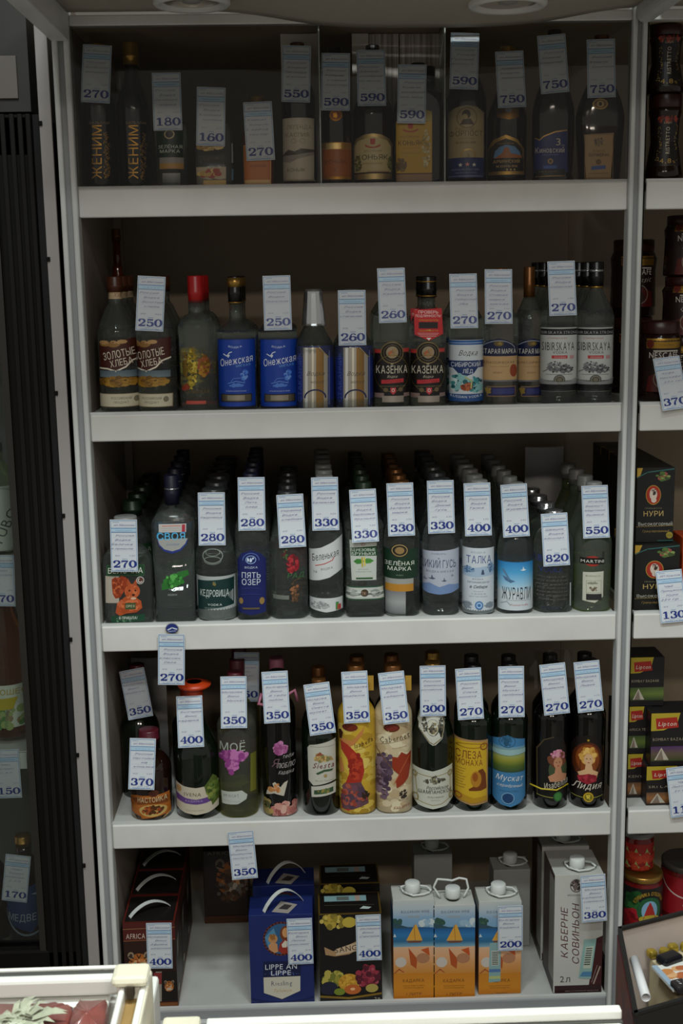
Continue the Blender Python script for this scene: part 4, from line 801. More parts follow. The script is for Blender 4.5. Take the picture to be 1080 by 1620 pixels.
x = K('i', R_(134, 506, 276, 785, 'bfc6cc')+T_('ВОДКА', 207, 524, 8, 60, '7c8894')+T_('ТАЛКА', 211, 554, 34, 102, '1c3c7c', 1)+P_([(134, 610), (150, 596), (190, 590), (230, 585), (276, 580), (276, 622), (200, 632), (134, 625)], '9cb0c4')+S_(165, 598, 26, 14, 40, 4, ['4c6c90', '7c98b4'], 4)+S_(260, 590, 14, 18, 24, 4, ['4c6c90', '7c98b4'], 5)
      + P_([(218, 618), (222, 598), (228, 598), (232, 618)], '3c4c64')+T_('ВОДКА', 205, 637, 6, 44, '7c8894')+T_('ПРОИЗВЕДЕНО', 209, 651, 7, 88, '6c7884')+T_('в Сибири', 207, 670, 13, 70, '2c3444', 1, italic=.4)+T_('водка', 207, 689, 4, 40, '9ca4ac', 0)+T_('талка', 207, 700, 5, 60, '8c949c', 0)+T_('чистая вода', 207, 711, 5, 74, '8c949c', 0)
      + E_(210, 750, 17, 18, '3c6ca4')+E_(210, 750, 12, 13, '9cb8d4')+E_(210, 750, 7, 7, '3c6ca4')+S_(165, 750, 20, 12, 20, 2.5, ['7c8894'], 5, 3)+S_(252, 750, 18, 12, 20, 2.5, ['7c8894'], 6, 3))
b = bottle(VB, 'clear vodka bottle with tall ice-white label of a snowy wood and deer', 3, 757, 759, 26, 'clear', (.86, 1, .52, 'white'), [('label', x)], sb=.60, st=.74, nr=.46, k=.45, lv=.70)
file_(b, 'snowy-wood vodka bottle', 3, 5)
tagb(b, 754, 764, 755, '400', ['Россия', 'Водка', 'Талка'], 'on the snowy-wood label bottle')
x = K('i', G_(292, 566, 446, 700, ['2c7cb8', '4c9ccc', '8cbcd8', 'c0d0d8'])+R_(292, 690, 446, 772, 'c2cace')+bird(398, 598, 14, 'd8e0e4')+P_([(315, 625), (345, 640), (365, 648), (345, 655), (325, 645)], '4c6c8c')+L_([(318, 600), (340, 640)], 8, '5c7c9c')+T_('ЖУРАВЛИ', 372, 698, 54, 118, '1c2430', 0)+T_('Premium vodka', 382, 748, 9, 74, 'b0504c', 0, italic=.4)+L_([(310, 745), (330, 735), (345, 750)], 3, '8c949c')+R_(330, 728, 435, 730, '9ca4ac'))
b = bottle(VB, 'clear vodka bottle with sky blue label of flying cranes', 3, 815, 763, 28.5, 'clear', (.86, 1, .42, 'white'), [('label', x)], sb=.48, st=.80, nr=.38, k=.1, lv=.60)
file_(b, 'crane-label vodka bottle', 3, 5)
tagb(b, 812, 766, 815, '400', ['Россия', 'Водка', 'Журавли'], 'on the crane-label bottle')
x = K('i', T_('ABSOLUT', 520, 550, 30, 150, '2c3c80', 2)+T_('VODKA', 520, 597, 24, 92, '2c3c80', 2)+sum([T_(q, 525, 628+k*16, 8, 110+(k % 3)*8, '6c6460', 0, italic=.3) for k, q in enumerate(['This superb vodka', 'was distilled from', 'grain grown in', 'rich fields. It has', 'been produced at', 'old distilleries', 'for many years'])], [])+T_('IMPORTED', 520, 762, 12, 76, '2c3048')+R_(600, 660, 606, 760, 'b8bcbc'))
b = bottle(VB, 'short-necked clear vodka bottle with blue block lettering printed on glass', 3, 875, 806, 31, 'clear', (.90, 1, .46, 'silver'), [('print', x)], sb=.68, st=.84, nr=.42, k=.85, lv=.86)
file_(b, 'blue-lettered short vodka bottle', 3, 3)
tagb(b, 876, 812, 878, '820', ['Швеция', 'Водка', 'Абсолют'], 'on the short blue-lettered bottle', off=.008)
x = K('i', E_(695, 562, 34, 22, '9c2c24')+P_([(648, 548), (745, 548), (745, 576), (648, 574)], '141410')+T_('MARTINI', 697, 562, 14, 92, 'd0d0c4', 1)+R_(735, 522, 746, 545, '2c2c28')+P_([(658, 610), (742, 606), (740, 716), (705, 740), (656, 732)], 'bcbcac')+T_('BIANCO', 698, 625, 8, 60, '5c6048')+F_(670, 645, 732, 698, 1.5, '8c8c7c')+S_(700, 680, 22, 7, 12, 4, ['6b5c4c', '8c7c6c'], 5)+R_(670, 702, 733, 728, '2c2c2c')+S_(700, 655, 20, 6, 16, 2, ['8c8c7c'], 7, 3))
b = bottle('vermouth_bottle', 'pale green vermouth bottle with black and red label, rightmost of the third shelf', 3, 937, 762, 30, 'green', (.88, 1, .42, 'white'), [('label', x)], sb=.50, st=.78, nr=.38, k=.3, lv=.78, waist=[(.02, .94), (.14, .97), (.50, 1)])
file_(b, 'pale green vermouth bottle', 3, 3)
tagb(b, 940, 768, 940, '550', ['Италия', 'Вермут', 'Мартини', 'бьянко'], 'on the pale green vermouth bottle')
# ---- fourth shelf ----
b = bottle(WB, 'tall black wine bottle set back in the left corner of the fourth shelf', 4, 222, 1050, 31, 'dgreen', (.80, 1, .38, 'maroon'), sb=.50, st=.74, nr=.34, k=.2, Y=.16)
price(208, 1059, '350', ['Молдова', 'Вино', 'Изабелла'], 'tilted, on the set-back black wine bottle in the left corner', b['Y']-b['R']*.6-.004, b['Y']-b['R']-.004, 226, '0,7л')
x = K('j', P_([(160, 985), (200, 970), (380, 965), (392, 1080), (330, 1128), (240, 1132), (165, 1110)], 'a05a1e')+P_([(150, 1000), (200, 985), (385, 985), (385, 1025), (270, 1015), (150, 1035)], '70380f')+T_('НАСТОЙКА', 288, 992, 30, 164, 'c4b48c', 1, rot=-.03)+E_(293, 1055, 78, 34, 'b89a58')+S_(293, 1052, 56, 22, 70, 7, ['6c2c14', '8c3c18', '4c2c10', 'a05020'], 5)+E_(297, 955, 28, 18, '4c2418')+T_('рябиновая', 300, 1112, 11, 70, 'c4a060', 0, italic=.4)+L_([(175, 1090), (230, 1120), (330, 1112), (385, 1080)], 4, 'c4a060'))
b = bottle('liqueur_bottle', 'stout brown liqueur bottle with orange oval label and 370 tag', 4, 238, 1153, 33, 'brown', (.84, 1, .48, 'maroon'), [('label', x)], sb=.56, st=.74, nr=.44, k=.7)
tagb(b, 226, 1168, 225, '370', ['Россия', 'Настойка', 'на', 'коньяке'], 'on the stout brown liqueur bottle')
x = K('j', P_([(418, 905), (470, 919), (540, 925), (610, 917), (662, 900), (664, 1052), (610, 1070), (545, 1077), (475, 1070), (420, 1052)], 'b8ae9c')+P_([(422, 966), (480, 985), (540, 991), (600, 983), (640, 968), (640, 1002), (600, 1014), (545, 1019), (480, 1016), (424, 1005)], '5c3c7c')+T_('IVENA', 520, 962, 22, 96, '4c4438', 1)+T_('КАДАРКА', 528, 1000, 11, 98, 'a898b8')+E_(440, 938, 16, 18, 'a88458')+P_([(585, 920), (610, 890), (630, 860), (650, 880), (668, 940), (664, 1010), (630, 1036), (620, 990), (596, 960)], '4c5c24')+S_(632, 950, 26, 50, 40, 10, ['3c5020', '5c7030', '788438'], 4)+T_('белое полусладкое', 535, 1050, 6, 100, '8c8474', 0))
b = bottle(WB, 'broad dark wine bottle with orange-red foil top and vine leaf label', 4, 311, 1078, 36, 'dgreen', (.80, 1, .36, 'orange'), [('label', x)], sb=.44, st=.76, nr=.34, k=.1)
V, Fc = loft([(.955*b['h'], b['R']*.4), (.965*b['h'], b['R']*.70), (.985*b['h'], b['R']*.74), (1.0*b['h'], b['R']*.40)], 28); link('foil_rim', pyd(V, Fc, True), b['t'], CAPS['orange'])
tagb(b, 299, 1101, 304, '400', ['Болгария', 'Вино', 'кадарка'], 'on the foil-topped wine bottle with leaf label', foot='0,75л')
x = K('j', T_('МОЁ', 746, 690, 50, 144, 'a8aca0', 0)+S_(752, 745, 74, 26, 70, 14, ['a05090', '8c3c80', 'b870a8', '7c3474'], 5)+S_(748, 795, 36, 26, 36, 13, ['a05090', '8c3c80', 'b870a8'], 6)+S_(744, 835, 10, 16, 12, 10, ['8c3c80'], 7)+P_([(684, 950), (800, 938), (830, 965), (825, 990), (780, 1015), (690, 1022)], 'b0b4ac')+T_('MUSCAT', 742, 968, 17, 84, '5c605c', 0, rot=-.08)+R_(700, 1000, 790, 1002, '8c908c')+R_(845, 740, 876, 955, '6c6c28'))
b = bottle(WB, 'clear bottle of straw-coloured wine with magenta grapes printed on it', 4, 375, 1062, 31, 'straw', (.80, 1, .40, 'maroon'), [('print', x)], sb=.62, st=.78, nr=.36, k=.3, lv=.64)
tagb(b, 369, 1070, 371, '350', ['Молдова', 'Вино', 'Мускат'], 'on the straw-coloured wine with grapes', foot='0,75л')
file_(b, 'magenta-grape wine bottle', 4, 2)
x = K('j', S_(1020, 700, 36, 30, 40, 12, ['a05888', 'b878a0', '8c4474'], 5)+T_('Я', 985, 780, 50, 30, '6b5058', 0, italic=.4)+T_('тебя', 1060, 745, 22, 60, 'a8a0a0', 0, italic=.4)+T_('ЛЮБЛЮ', 1050, 796, 30, 100, 'a8a0a0', 0, italic=.3)+T_('Кадарка', 1050, 835, 22, 84, 'a8a0a0', 0, italic=.5)
      + P_([(940, 970), (985, 955), (1040, 970), (1058, 900), (1062, 885), (1040, 895), (1020, 920), (990, 890), (975, 900), (985, 925), (955, 930), (945, 945)], 'b8b0a0')+E_(966, 935, 18, 16, 'b07840')+S_(1000, 925, 26, 24, 16, 8, ['c89060', 'b07040'], 6)
      + S_(1030, 1055, 50, 46, 60, 16, ['b07068', 'c08c80', '8c4c48', 'c8a090'], 7)+S_(945, 1050, 30, 50, 34, 12, ['6c6838', '8c7c48', 'a88c50', '4c4c2c'], 8)+S_(1095, 1050, 16, 40, 24, 12, ['a06058', 'b88078'], 9))
b = bottle(WB, 'black wine bottle wrapped in pink roses and an angel, 350 tag', 4, 441, 1060, 27, 'black', (.84, 1, .50, 'black'), [('print', x)], sb=.72, st=.84, nr=.42, k=.6)
tagb(b, 434, 1062, 439, '350', ['Болгария', 'Вино', 'Я тебя', 'люблю'], 'on the black rose-wrapped bottle', foot='0,75л')
rb = link('ribbon_bow', pyd(*tube([(-b['R']*.9, -b['rn'], b['h']*.86), (-b['R']*1.1, -b['rn']*1.6, b['h']*.80), (-b['R']*.4, -b['rn']*1.5, b['h']*.78), (b['R']*.4, -b['rn']*1.4, b['h']*.84), (b['R']*1.0, -b['rn']*1.2, b['h']*.88), (b['R']*1.15, -b['rn'], b['h']*.80)], .0035, 6, .4), True), b['t'], CAPS['pink'])
x = K('k', P_([(168, 700), (180, 683), (325, 656), (328, 890), (200, 912), (174, 885)], 'b6b4a8')+F_(182, 690, 320, 693, 1.5, '8c8474')+P_([(205, 770), (215, 730), (240, 722), (262, 745), (300, 750), (315, 775)], 'a08450')+S_(250, 758, 44, 16, 30, 8, ['b09058', '8c6c3c', '78784c', 'c8a868'], 5)+P_([(214, 740), (238, 718), (256, 738)], '8c4c34')+T_('Siesta', 256, 795, 34, 118, '6b2434', 0, italic=.3)+P_([(215, 840), (260, 820), (312, 822), (305, 832), (262, 832), (225, 848)], '345034')+E_(268, 855, 10, 9, 'a08858')+T_('Muscat Ottonel', 262, 882, 7, 100, '7c7464', 0)
      + P_([(190, 918), (326, 900), (326, 962), (192, 978)], 'b6b4a8')+P_([(205, 938), (312, 925), (312, 952), (205, 962)], '344c34')+S_(262, 942, 36, 12, 20, 6, ['8c7c3c', '5c6c3c'], 6))
b = bottle(WB, 'slim dark green wine bottle with cream farmhouse label, slightly short', 4, 506, 1073, 29, 'dgreen', (.84, 1, .38, 'bronze'), [('label', x)], sb=.56, st=.78, nr=.34, k=.2)
tagb(b, 500, 1081, 511, '350', ['Молдова', 'Вино', 'Сиеста', 'мускат'], 'on the farmhouse-label wine bottle', foot='0,75л')
file_(b, 'farmhouse-label wine bottle', 4, 1)
x = K('k', G_(310, 470, 580, 1100, ['b8962c', 'c09c30', 'c8a83c', 'b89428', 'a88c2c'])+S_(450, 800, 120, 280, 60, 18, ['c8ac48', 'a88424', 'd0b85c'], 11, 1.5)+E_(410, 580, 44, 26, '4c1810')+E_(412, 580, 36, 20, '6b2414')+O_(410, 580, 44, 24, 4, 'b09044')
      + P_([(345, 610), (360, 598), (372, 615), (366, 650), (352, 655)], '3c2014')+P_([(352, 655), (372, 648), (420, 655), (480, 590), (490, 570), (480, 620), (430, 680), (405, 690)], 'b87840')+P_([(358, 660), (400, 680), (440, 720), (480, 760), (490, 830), (470, 900), (500, 960), (510, 1010), (450, 1030), (400, 1056), (365, 1050), (360, 980), (385, 900), (410, 830), (395, 760), (362, 710)], 'a02c1c')
      + P_([(380, 900), (470, 890), (505, 960), (515, 1015), (430, 1045), (372, 1050), (358, 1000)], '5c4048')+S_(430, 970, 60, 66, 60, 14, ['8c3c2c', '6b4450', 'a05040', '4c3848'], 12)+S_(440, 800, 30, 80, 40, 12, ['b03c24', '8c2418'], 13)+P_([(350, 770), (365, 760), (380, 830), (360, 850)], 'b87840')
      + T_('Isabella', 482, 668, 30, 106, '4c3014', 0, rot=-.3, italic=.3)+T_('полусладкое', 485, 695, 7, 90, '6b4c1c', 0, rot=-.25)+S_(495, 962, 20, 24, 20, 6, ['2c2014'], 14)+T_('ВИНО', 495, 1000, 7, 40, '4c3014'))
b = bottle(WB, 'wine bottle sleeved in yellow print of a dancer in red, 350 tag', 4, 564, 1050, 29.5, 'black', (.84, 1, .46, 'bronze'), [('sleeve_print', x)], sb=.66, st=.80, nr=.44, k=.25, bodymat=mat('yellow_sleeve', 'b8942c', .4), n=2.3)
tagb(b, 560, 1062, 564, '350', ['Молдова', 'Вино', 'Изабелла'], 'on the yellow dancer bottle', foot='1,5л')
b_ = b
x = K('k', R_(520, 470, 790, 1100, 'bfae8c')+S_(655, 800, 110, 280, 60, 20, ['c8b898', 'b09c78', 'd0c4a4'], 15, 1.4)+E_(646, 582, 44, 24, '4c1810')+E_(646, 582, 36, 18, '70281c')+O_(646, 582, 46, 25, 4, 'a88c58')+T_('Cabernet', 662, 640, 38, 168, '3c3024', 0, rot=-.16, italic=.1)+L_([(585, 678), (700, 655), (745, 648)], 2, '6b5438')+T_('полусладкое', 690, 694, 8, 80, '8c6c48', 0, rot=-.1)
      + S_(598, 860, 38, 130, 120, 13, ['4c3848', '6b5464', '3c2c3c', '7c687c'], 16)+S_(630, 790, 22, 50, 24, 12, ['5c4858', '4c3848'], 17)+L_([(562, 700), (590, 740), (640, 800), (700, 850)], 5, '6b4c30')
      + P_([(648, 790), (650, 745), (680, 750), (700, 720), (730, 740), (755, 725), (752, 800), (740, 870), (715, 900), (675, 925), (668, 880), (690, 850), (655, 820)], '8c3018')+L_([(660, 900), (700, 820), (745, 745)], 4, 'b05c34')+S_(712, 962, 22, 22, 20, 6, ['2c2420'], 18)+T_('ВИНО', 712, 992, 8, 50, '6b4c34')+T_('Кадарка', 700, 1030, 16, 90, '8c4c34', 0, rot=-.16, italic=.3))
b = bottle(WB, 'wine bottle sleeved in cream print of a maple leaf and grapes', 4, 622, 1050, 29.5, 'black', (.84, 1, .46, 'bronze'), [('sleeve_print', x)], sb=.66, st=.80, nr=.44, k=.25, bodymat=mat('cream_sleeve', 'bfae8c', .4), n=2.3)
tagb(b, 618, 1063, 626, '350', ['Молдова', 'Вино', 'каберне'], 'on the cream leaf-and-grapes bottle', foot='1,5л')
for q, (bb, cx) in enumerate([(b_, 525), (b, 740)]):
    p = at(440+cx/3.6, 990+325/3.6, Y=bb['Y']); o = link('neck_card', bx(p.x-.006, p.x+.006, bb['Y']-.001, bb['Y'], p.z-.015, p.z+.015, 0, bb['t'].location), bb['t'], mat('mustard_card', 'b08830', .6))
x = K('k', P_([(762, 812), (880, 830), (995, 805), (1000, 1000), (960, 1032), (880, 1045), (800, 1030), (764, 990)], 'b9bbae')+L_([(785, 850), (880, 862), (980, 845), (985, 990), (930, 1018), (880, 1024), (800, 1005), (785, 850)], 4, '8c7c4c')+S_(895, 880, 30, 20, 30, 6, ['2c2c28', '5c5848', '8c8468'], 5)+S_(848, 888, 16, 10, 10, 5, ['4c4838'], 6)+S_(940, 880, 16, 10, 10, 5, ['4c4838'], 7)
      + T_('Российское', 905, 922, 20, 120, '3c3c34', 0, italic=.4)+T_('ШАМПАНСКОЕ', 895, 946, 20, 184, '2c2c28', 1)+T_('полусладкое', 895, 975, 8, 90, '5c5c50', 0, italic=.4)+T_('white', 895, 992, 6, 50, '7c7c6c', 0)+O_(790, 985, 14, 18, 5, '8c7c4c', 10)+O_(985, 975, 12, 18, 5, '8c7c4c', 10)+O_(785, 855, 12, 14, 5, '8c7c4c', 10)+O_(978, 848, 12, 14, 5, '8c7c4c', 10))
y = K('k', P_([(812, 508), (945, 512), (952, 575), (935, 650), (895, 682), (880, 684), (860, 670), (808, 600), (800, 560)], 'b4b4a8')+L_([(812, 512), (802, 560), (812, 600), (860, 664), (885, 678), (930, 648), (948, 575), (942, 514)], 5, '8c7c4c*')+E_(883, 590, 36, 44, '3c3c34')+E_(883, 590, 30, 37, 'b0a888')+S_(883, 590, 20, 26, 34, 6, ['4c4438', '7c7050', '2c2c24'], 4)+S_(840, 575, 14, 34, 24, 5, ['5c5848', '3c3c34'], 5)+S_(926, 575, 14, 34, 24, 5, ['5c5848', '3c3c34'], 6)+R_(818, 505, 940, 518, '8c6c2c*'))
b = bottle('sparkling_wine_bottle', 'broad dark green sparkling wine bottle with crest on its neck and 300 tag', 4, 684, 1047, 34, 'dgreen', (.80, 1, .36, 'gold'), [('label', x), ('neck_label', y)], sb=.44, st=.86, nr=.32, k=.05)
tagb(b, 684, 1053, 684, '300', ['Россия', 'Шампанское', 'российское'], 'on the sparkling wine bottle', foot='0,75л', lean=.55)
x = K('l', P_([(52, 510), (205, 518), (205, 800), (130, 808), (54, 790)], 'a07c50')+P_([(58, 520), (198, 528), (200, 790), (130, 798), (60, 782)], 'c09c24')+R_(62, 545, 82, 548, '6b3c14')+T_('СЛЕЗА', 120, 580, 36, 110, '6b2414', 1)+T_('МОНАХА', 122, 616, 28, 114, '6b2414', 1)+sum([R_(66, 645+k*12, 66+40-(k % 3)*6, 647+k*12, '8c6420') for k in range(8)], [])
      + P_([(118, 735), (150, 715), (160, 650), (180, 645), (194, 670), (198, 735), (170, 742), (120, 742)], '6b3410')+E_(150, 690, 24, 36, 'a87420')+E_(146, 680, 12, 20, '8c4c14')+P_([(62, 770), (90, 760), (140, 775), (198, 768), (198, 790), (130, 798), (62, 784)], 'a8801c')+O_(185, 545, 16, 14, 5, '8c4c1c', 10)+O_(75, 770, 14, 12, 5, '8c4c1c', 10)+O_(130, 540, 60, 10, 2, '8c5c1c', 14))
b = bottle(WB, 'dark wine bottle with egg-yellow monk label, 270 tag', 4, 748, 1050, 30, 'dgreen', (.82, 1, .38, 'black'), [('label', x)], sb=.60, st=.76, nr=.34, k=.2)
tagb(b, 740, 1057, 743, '270', ['Россия', 'Вино', 'Слеза', 'монаха'], 'on the egg-yellow label wine bottle', foot='0,7л')
x = K('l', P_([(228, 520), (262, 506), (292, 492), (325, 506), (372, 516), (376, 776), (350, 800), (305, 815), (262, 806), (228, 782)], '3c74a0')+G_(232, 545, 372, 660, ['5c8cac', '8c9c6c', '8c8c34', '4c6024', '2c4430'])+O_(292, 522, 34, 26, 3, '24506c')+S_(292, 520, 24, 18, 20, 6, ['24506c', '2c5c7c'], 5)+P_([(232, 560), (372, 556), (372, 576), (300, 584), (232, 580)], '8cacac')
      + T_('Мускат', 302, 684, 26, 112, 'd0d4d8', 1, rot=.04, italic=.3)+T_('серебряный', 302, 718, 14, 106, 'c8ccd0', 1, rot=.04, italic=.4)+T_('белое полусладкое', 300, 742, 5, 80, '24506c')+E_(294, 775, 22, 20, '1c3c64')+O_(294, 775, 26, 24, 2, '8cb0c8'))
b = bottle(WB, 'dark wine bottle with sky blue landscape label, 270 tag', 4, 806, 1048, 28, 'dgreen', (.82, 1, .40, 'black'), [('label', x)], sb=.60, st=.76, nr=.36, k=.2)
tagb(b, 808, 1054, 807, '270', ['Россия', 'Вино', 'Мускат', 'серебряный'], 'on the sky blue label wine bottle', foot='0,7л')
def lady(cx, cy, hair, skin, h2):
    return E_(cx, cy, 34, 38, hair)+S_(cx, cy-8, 34, 32, 40, 11, h2, int(cx))+E_(cx+2, cy+12, 20, 27, skin)+P_([(cx-10, cy+30), (cx+14, cy+30), (cx+20, cy+58), (cx+44, cy+70), (cx+38, cy+95), (cx-34, cy+95), (cx-42, cy+72), (cx-14, cy+56)], skin)+E_(cx-6, cy+8, 3, 2, '3c241c')+E_(cx+9, cy+8, 3, 2, '3c241c')+E_(cx+2, cy+25, 5, 2, '9c3030')
x = K('l', P_([(428, 780), (428, 560), (455, 510), (500, 495), (540, 505), (562, 560), (562, 780)], '100f10')+L_([(432, 770), (432, 560), (458, 515), (500, 500)], 4, '4c4028')+E_(520, 650, 44, 60, '3c4830')+lady(516, 606, '5c3420', 'b07c5c', ['6b3c28', '8c4c4c', 'a86470', 'b8788c'])+S_(510, 575, 24, 14, 16, 7, ['b87090', 'c89098'], 6)+T_('Изабелла', 510, 712, 30, 108, 'c0b8a8', 0, rot=-.2, italic=.3)+E_(517, 768, 20, 22, '2c5c2c')+E_(517, 768, 14, 16, '3c7838')+L_([(432, 765), (495, 772)], 3, '8c8c40'))
b = bottle(WB, 'black wine bottle with a lady in flowers and round green seal', 4, 871, 1046, 27, 'black', (.82, 1, .42, 'black'), [('label', x)], sb=.62, st=.76, nr=.38, k=.2)
tagb(b, 873, 1050, 879, '270', ['Молдова', 'Вино', 'Изабелла'], 'on the green-seal lady bottle', foot='0,7л')
x = K('l', P_([(585, 780), (585, 550), (610, 505), (655, 492), (700, 505), (722, 550), (722, 780)], '120c0a')+E_(655, 610, 64, 86, '4c2008')+E_(655, 600, 50, 66, '7c3c10')+lady(654, 590, 'b08038', 'c8a078', ['c89848', 'b07c30', 'd8b060'])+P_([(610, 678), (655, 665), (692, 675), (690, 700), (650, 712), (615, 700)], '8c1c2c')+S_(652, 686, 36, 14, 20, 8, ['a02c3c', '7c1424'], 6)+T_('Лидия', 650, 718, 32, 118, 'c8c0b0', 0, italic=.4)+E_(655, 770, 22, 22, 'b09020')+E_(655, 770, 16, 16, '6c6414')+S_(655, 770, 10, 10, 8, 4, ['c8b040'], 5)+L_([(590, 768), (632, 772)], 3, '8c8c40')+L_([(678, 772), (720, 768)], 3, '8c8c40')+star(655, 515, 7, 'b09020'))
b = bottle(WB, 'black wine bottle with fair-haired lady in amber glow, round yellow seal', 4, 930, 1042, 27, 'black', (.82, 1, .42, 'black'), [('label', x)], sb=.62, st=.76, nr=.38, k=.2)
tagb(b, 927, 1046, 932, '270', ['Молдова', 'Вино', 'Лидия'], 'on the yellow-seal lady bottle', foot='0,7л')
lb = b
# set-back dark bottles of the fourth shelf
def simple_dark(u, vt, Y, short, cc='black', hw=27, glass='dgreen'):
    return bottle(WB, short, 4, u, vt, hw, glass, (.82, 1, .42, cc), sb=.60, st=.76, nr=.36, k=.2, Y=Y)
for u, vt, Y, s_, cc in [(300, 1078, .18, 'dark wine bottle in the shade behind the vine leaf one', 'orange'), (440, 1040, .14, 'dark wine bottle in the shade behind the rose-wrapped one', 'pink'), (566, 1036, .15, 'dark wine bottle in the shade behind the yellow dancer', 'bronze'), (620, 1034, .15, 'dark wine bottle in the shade behind the cream leaf sleeve', 'bronze'),
                          (684, 1030, .16, 'dark wine bottle in the shade behind the sparkling wine', 'gold'), (745, 1036, .14, 'dark wine bottle in the shade behind the monk label', 'black'), (803, 1036, .14, 'dark wine bottle in the shade behind the sky blue label', 'black'), (868, 1034, .14, 'dark wine bottle in the shade behind the green seal', 'black'), (922, 1032, .14, 'dark wine bottle in the shade behind the yellow seal', 'black')]:
    simple_dark(u, vt, Y, s_, cc)
price(390, 1032, '350', ['Молдова', 'Вино', 'мускат'], 'in the shade behind the straw-coloured wine', .135, .12, 390, '0,7л')
# a clear film bag and a yellow band round the green-seal bottle
fp = at(850, 1170, Y=.012); zt = at(850, 1047, Y=.012).z
V = []; Fc = []
for j in range(9):
    for i in range(7):
        V.append(((i/6-.5)*.105+.002*math.sin(j*1.3+i), .003*math.sin(i*1.7+j*.9), (zt-ZS[4]-.002)*j/8*(1 if i not in (0,) else .97)))
for j in range(8):
    for i in range(6): Fc.append((j*7+i, j*7+i+1, j*7+i+8, j*7+i+7))
o = link('plastic_sleeve', pyd(V, Fc, True), None, FILM); o.location = (at(862, 1150, Y=.09).x, .088, ZS[4]+.001); tag(o, 'clear crinkled plastic sleeve standing behind the green-seal bottle', 'sleeve')
p0 = at(838, 1240, Y=.02); q = [at(838, 1240, Y=.03), at(856, 1248, Y=.012), at(880, 1250, Y=.011), at(898, 1240, Y=.03)]
c0 = q[0].copy(); o = link('rubber_band', pyd(*tube([v-c0 for v in q], .0016, 6), True), None, mat('yellow_rubber', 'b8a428', .5)); o.location = c0; tag(o, 'yellow band stretched round the green-seal wine bottle', 'band')
# hanging tags on the fascias
o = price(271, 1003, '270', ['Россия', 'Водка', 'классич.', 'Своя'], 'hung from the third shelf edge by a blue sticker', -.006, -.008, 271)
p = at(272, 994, Y=-.004)
s_ = decal('round_sticker', None, E_(0, 0, 11, 9, '1c2c70')+L_([(-8, 3), (0, -1), (9, 2)], 2.5, 'b8c0cc')+L_([(-7, 6), (7, 5)], 1.5, '8c94b0'), lambda x, y, l: (x/1000, -l, -y/1000)); s_.location = p
th = link('sticker_backing', pyd(*loft([(-.0003, .0125, .0105), (0, .0125, .0105)], 24)), s_, FILM); th.rotation_euler.x = math.pi/2
tag(s_, 'round navy sticker on the edge of the third shelf above the hanging 270 tag', 'sticker')
price(380, 1315, '350', ['Молдова', 'Вино', 'Изабелла', 'полусл.'], 'hung askew from the edge of the fourth shelf', -.004, -.006, 388, '0,7л')
# ---- bottom shelf ----
def backdepth(u, v, zt, Y): return max(.03, at(u, v, Z=zt).y-Y)
def strap(bx_, A, B, hgt, label=None):
    a = at(*A, Z=bx_['zs']+bx_['h'])-bx_['t'].location; b = at(*B, Z=bx_['zs']+bx_['h'])-bx_['t'].location; pts = []
    for i in range(13):
        t = i/12; pts.append(a+(b-a)*t+Vector((0, 0, hgt*math.sin(math.pi*t)**.8)))
    V = []; Fc = []; d = (b-a).normalized(); n = Vector((d.y, -d.x, 0))*.005
    for p in pts: V += [tuple(p-n), tuple(p+n), tuple(p+n+Vector((0, 0, .0014))), tuple(p-n+Vector((0, 0, .0014)))]
    for i in range(12):
        for k in range(4): Fc.append((i*4+k, i*4+(k+1) % 4, i*4+4+(k+1) % 4, i*4+4+k))
    link('handle', pyd(V, Fc), bx_['t'], CAPS['strap'])
BOXW = 'wine_box'
zt = at(230, 1459, Y=.015).z
def tiger(cx, cy, s, eyes=1):
    i = E_(cx, cy, 60*s, 66*s, 'a05c24')+S_(cx, cy+10*s, 44*s, 44*s, 40, 10*s, ['b8743c', '8c4418', 'c09060', 'b0a088'], int(cx))
    for k in (-1, 1): i += E_(cx+k*46*s, cy-56*s, 18*s, 20*s, '8c7860')+E_(cx+k*46*s, cy-54*s, 10*s, 12*s, '3c2c24')+sum([L_([(cx+k*(30+q*8)*s, cy+(q*18-40)*s), (cx+k*(60-q*2)*s, cy+(q*20-50)*s)], 6*s, '1c120c') for q in range(5)], [])+E_(cx+k*22*s, cy-12*s, 8*s, 6*s, 'b0b080')+E_(cx+k*22*s, cy-12*s, 3*s, 4*s, '141010')
    return i+E_(cx, cy+30*s, 22*s, 18*s, 'b8ac9c')+P_([(cx-10*s, cy+14*s), (cx+10*s, cy+14*s), (cx, cy+26*s)], '8c4838')+L_([(cx, cy+26*s), (cx, cy+40*s)], 2*s, '3c2018')+L_([(cx-12*s, cy-60*s), (cx, cy-40*s), (cx+12*s, cy-60*s)], 5*s, '1c120c')
x = K('m', R_(92, 600, 440, 1100, '2a120d')+R_(92, 600, 440, 712, '4c1814')+L_([(92, 645), (440, 640)], 3, '8c6a44')+L_([(92, 712), (440, 706)], 3, '8c5a38')+T_('AFRICA', 196, 684, 32, 108, 'c0b0a0', 1)+tiger(215, 850, 1.0)+R_(92, 1066, 440, 1100, '6b3c18')+P_([(310, 890), (345, 890), (345, 1060), (310, 1060)], '8c8478')+R_(345, 890, 435, 1055, '140e0c')+tiger(388, 975, .45)+R_(300, 895, 345, 960, '7c2c2c'))
sd = R_(0, 0, 1, 1, '1c0f0c')+R_(0, 0, 1, .2, '40150f')+R_(0, .93, 1, 1, '6b3c18')+P_([(.2, .3), (.5, .25), (.4, .45), (.2, .5)], '8c8478')+E_(.25, .85, .12, .03, 'b0a898')
z5 = ZS[5]
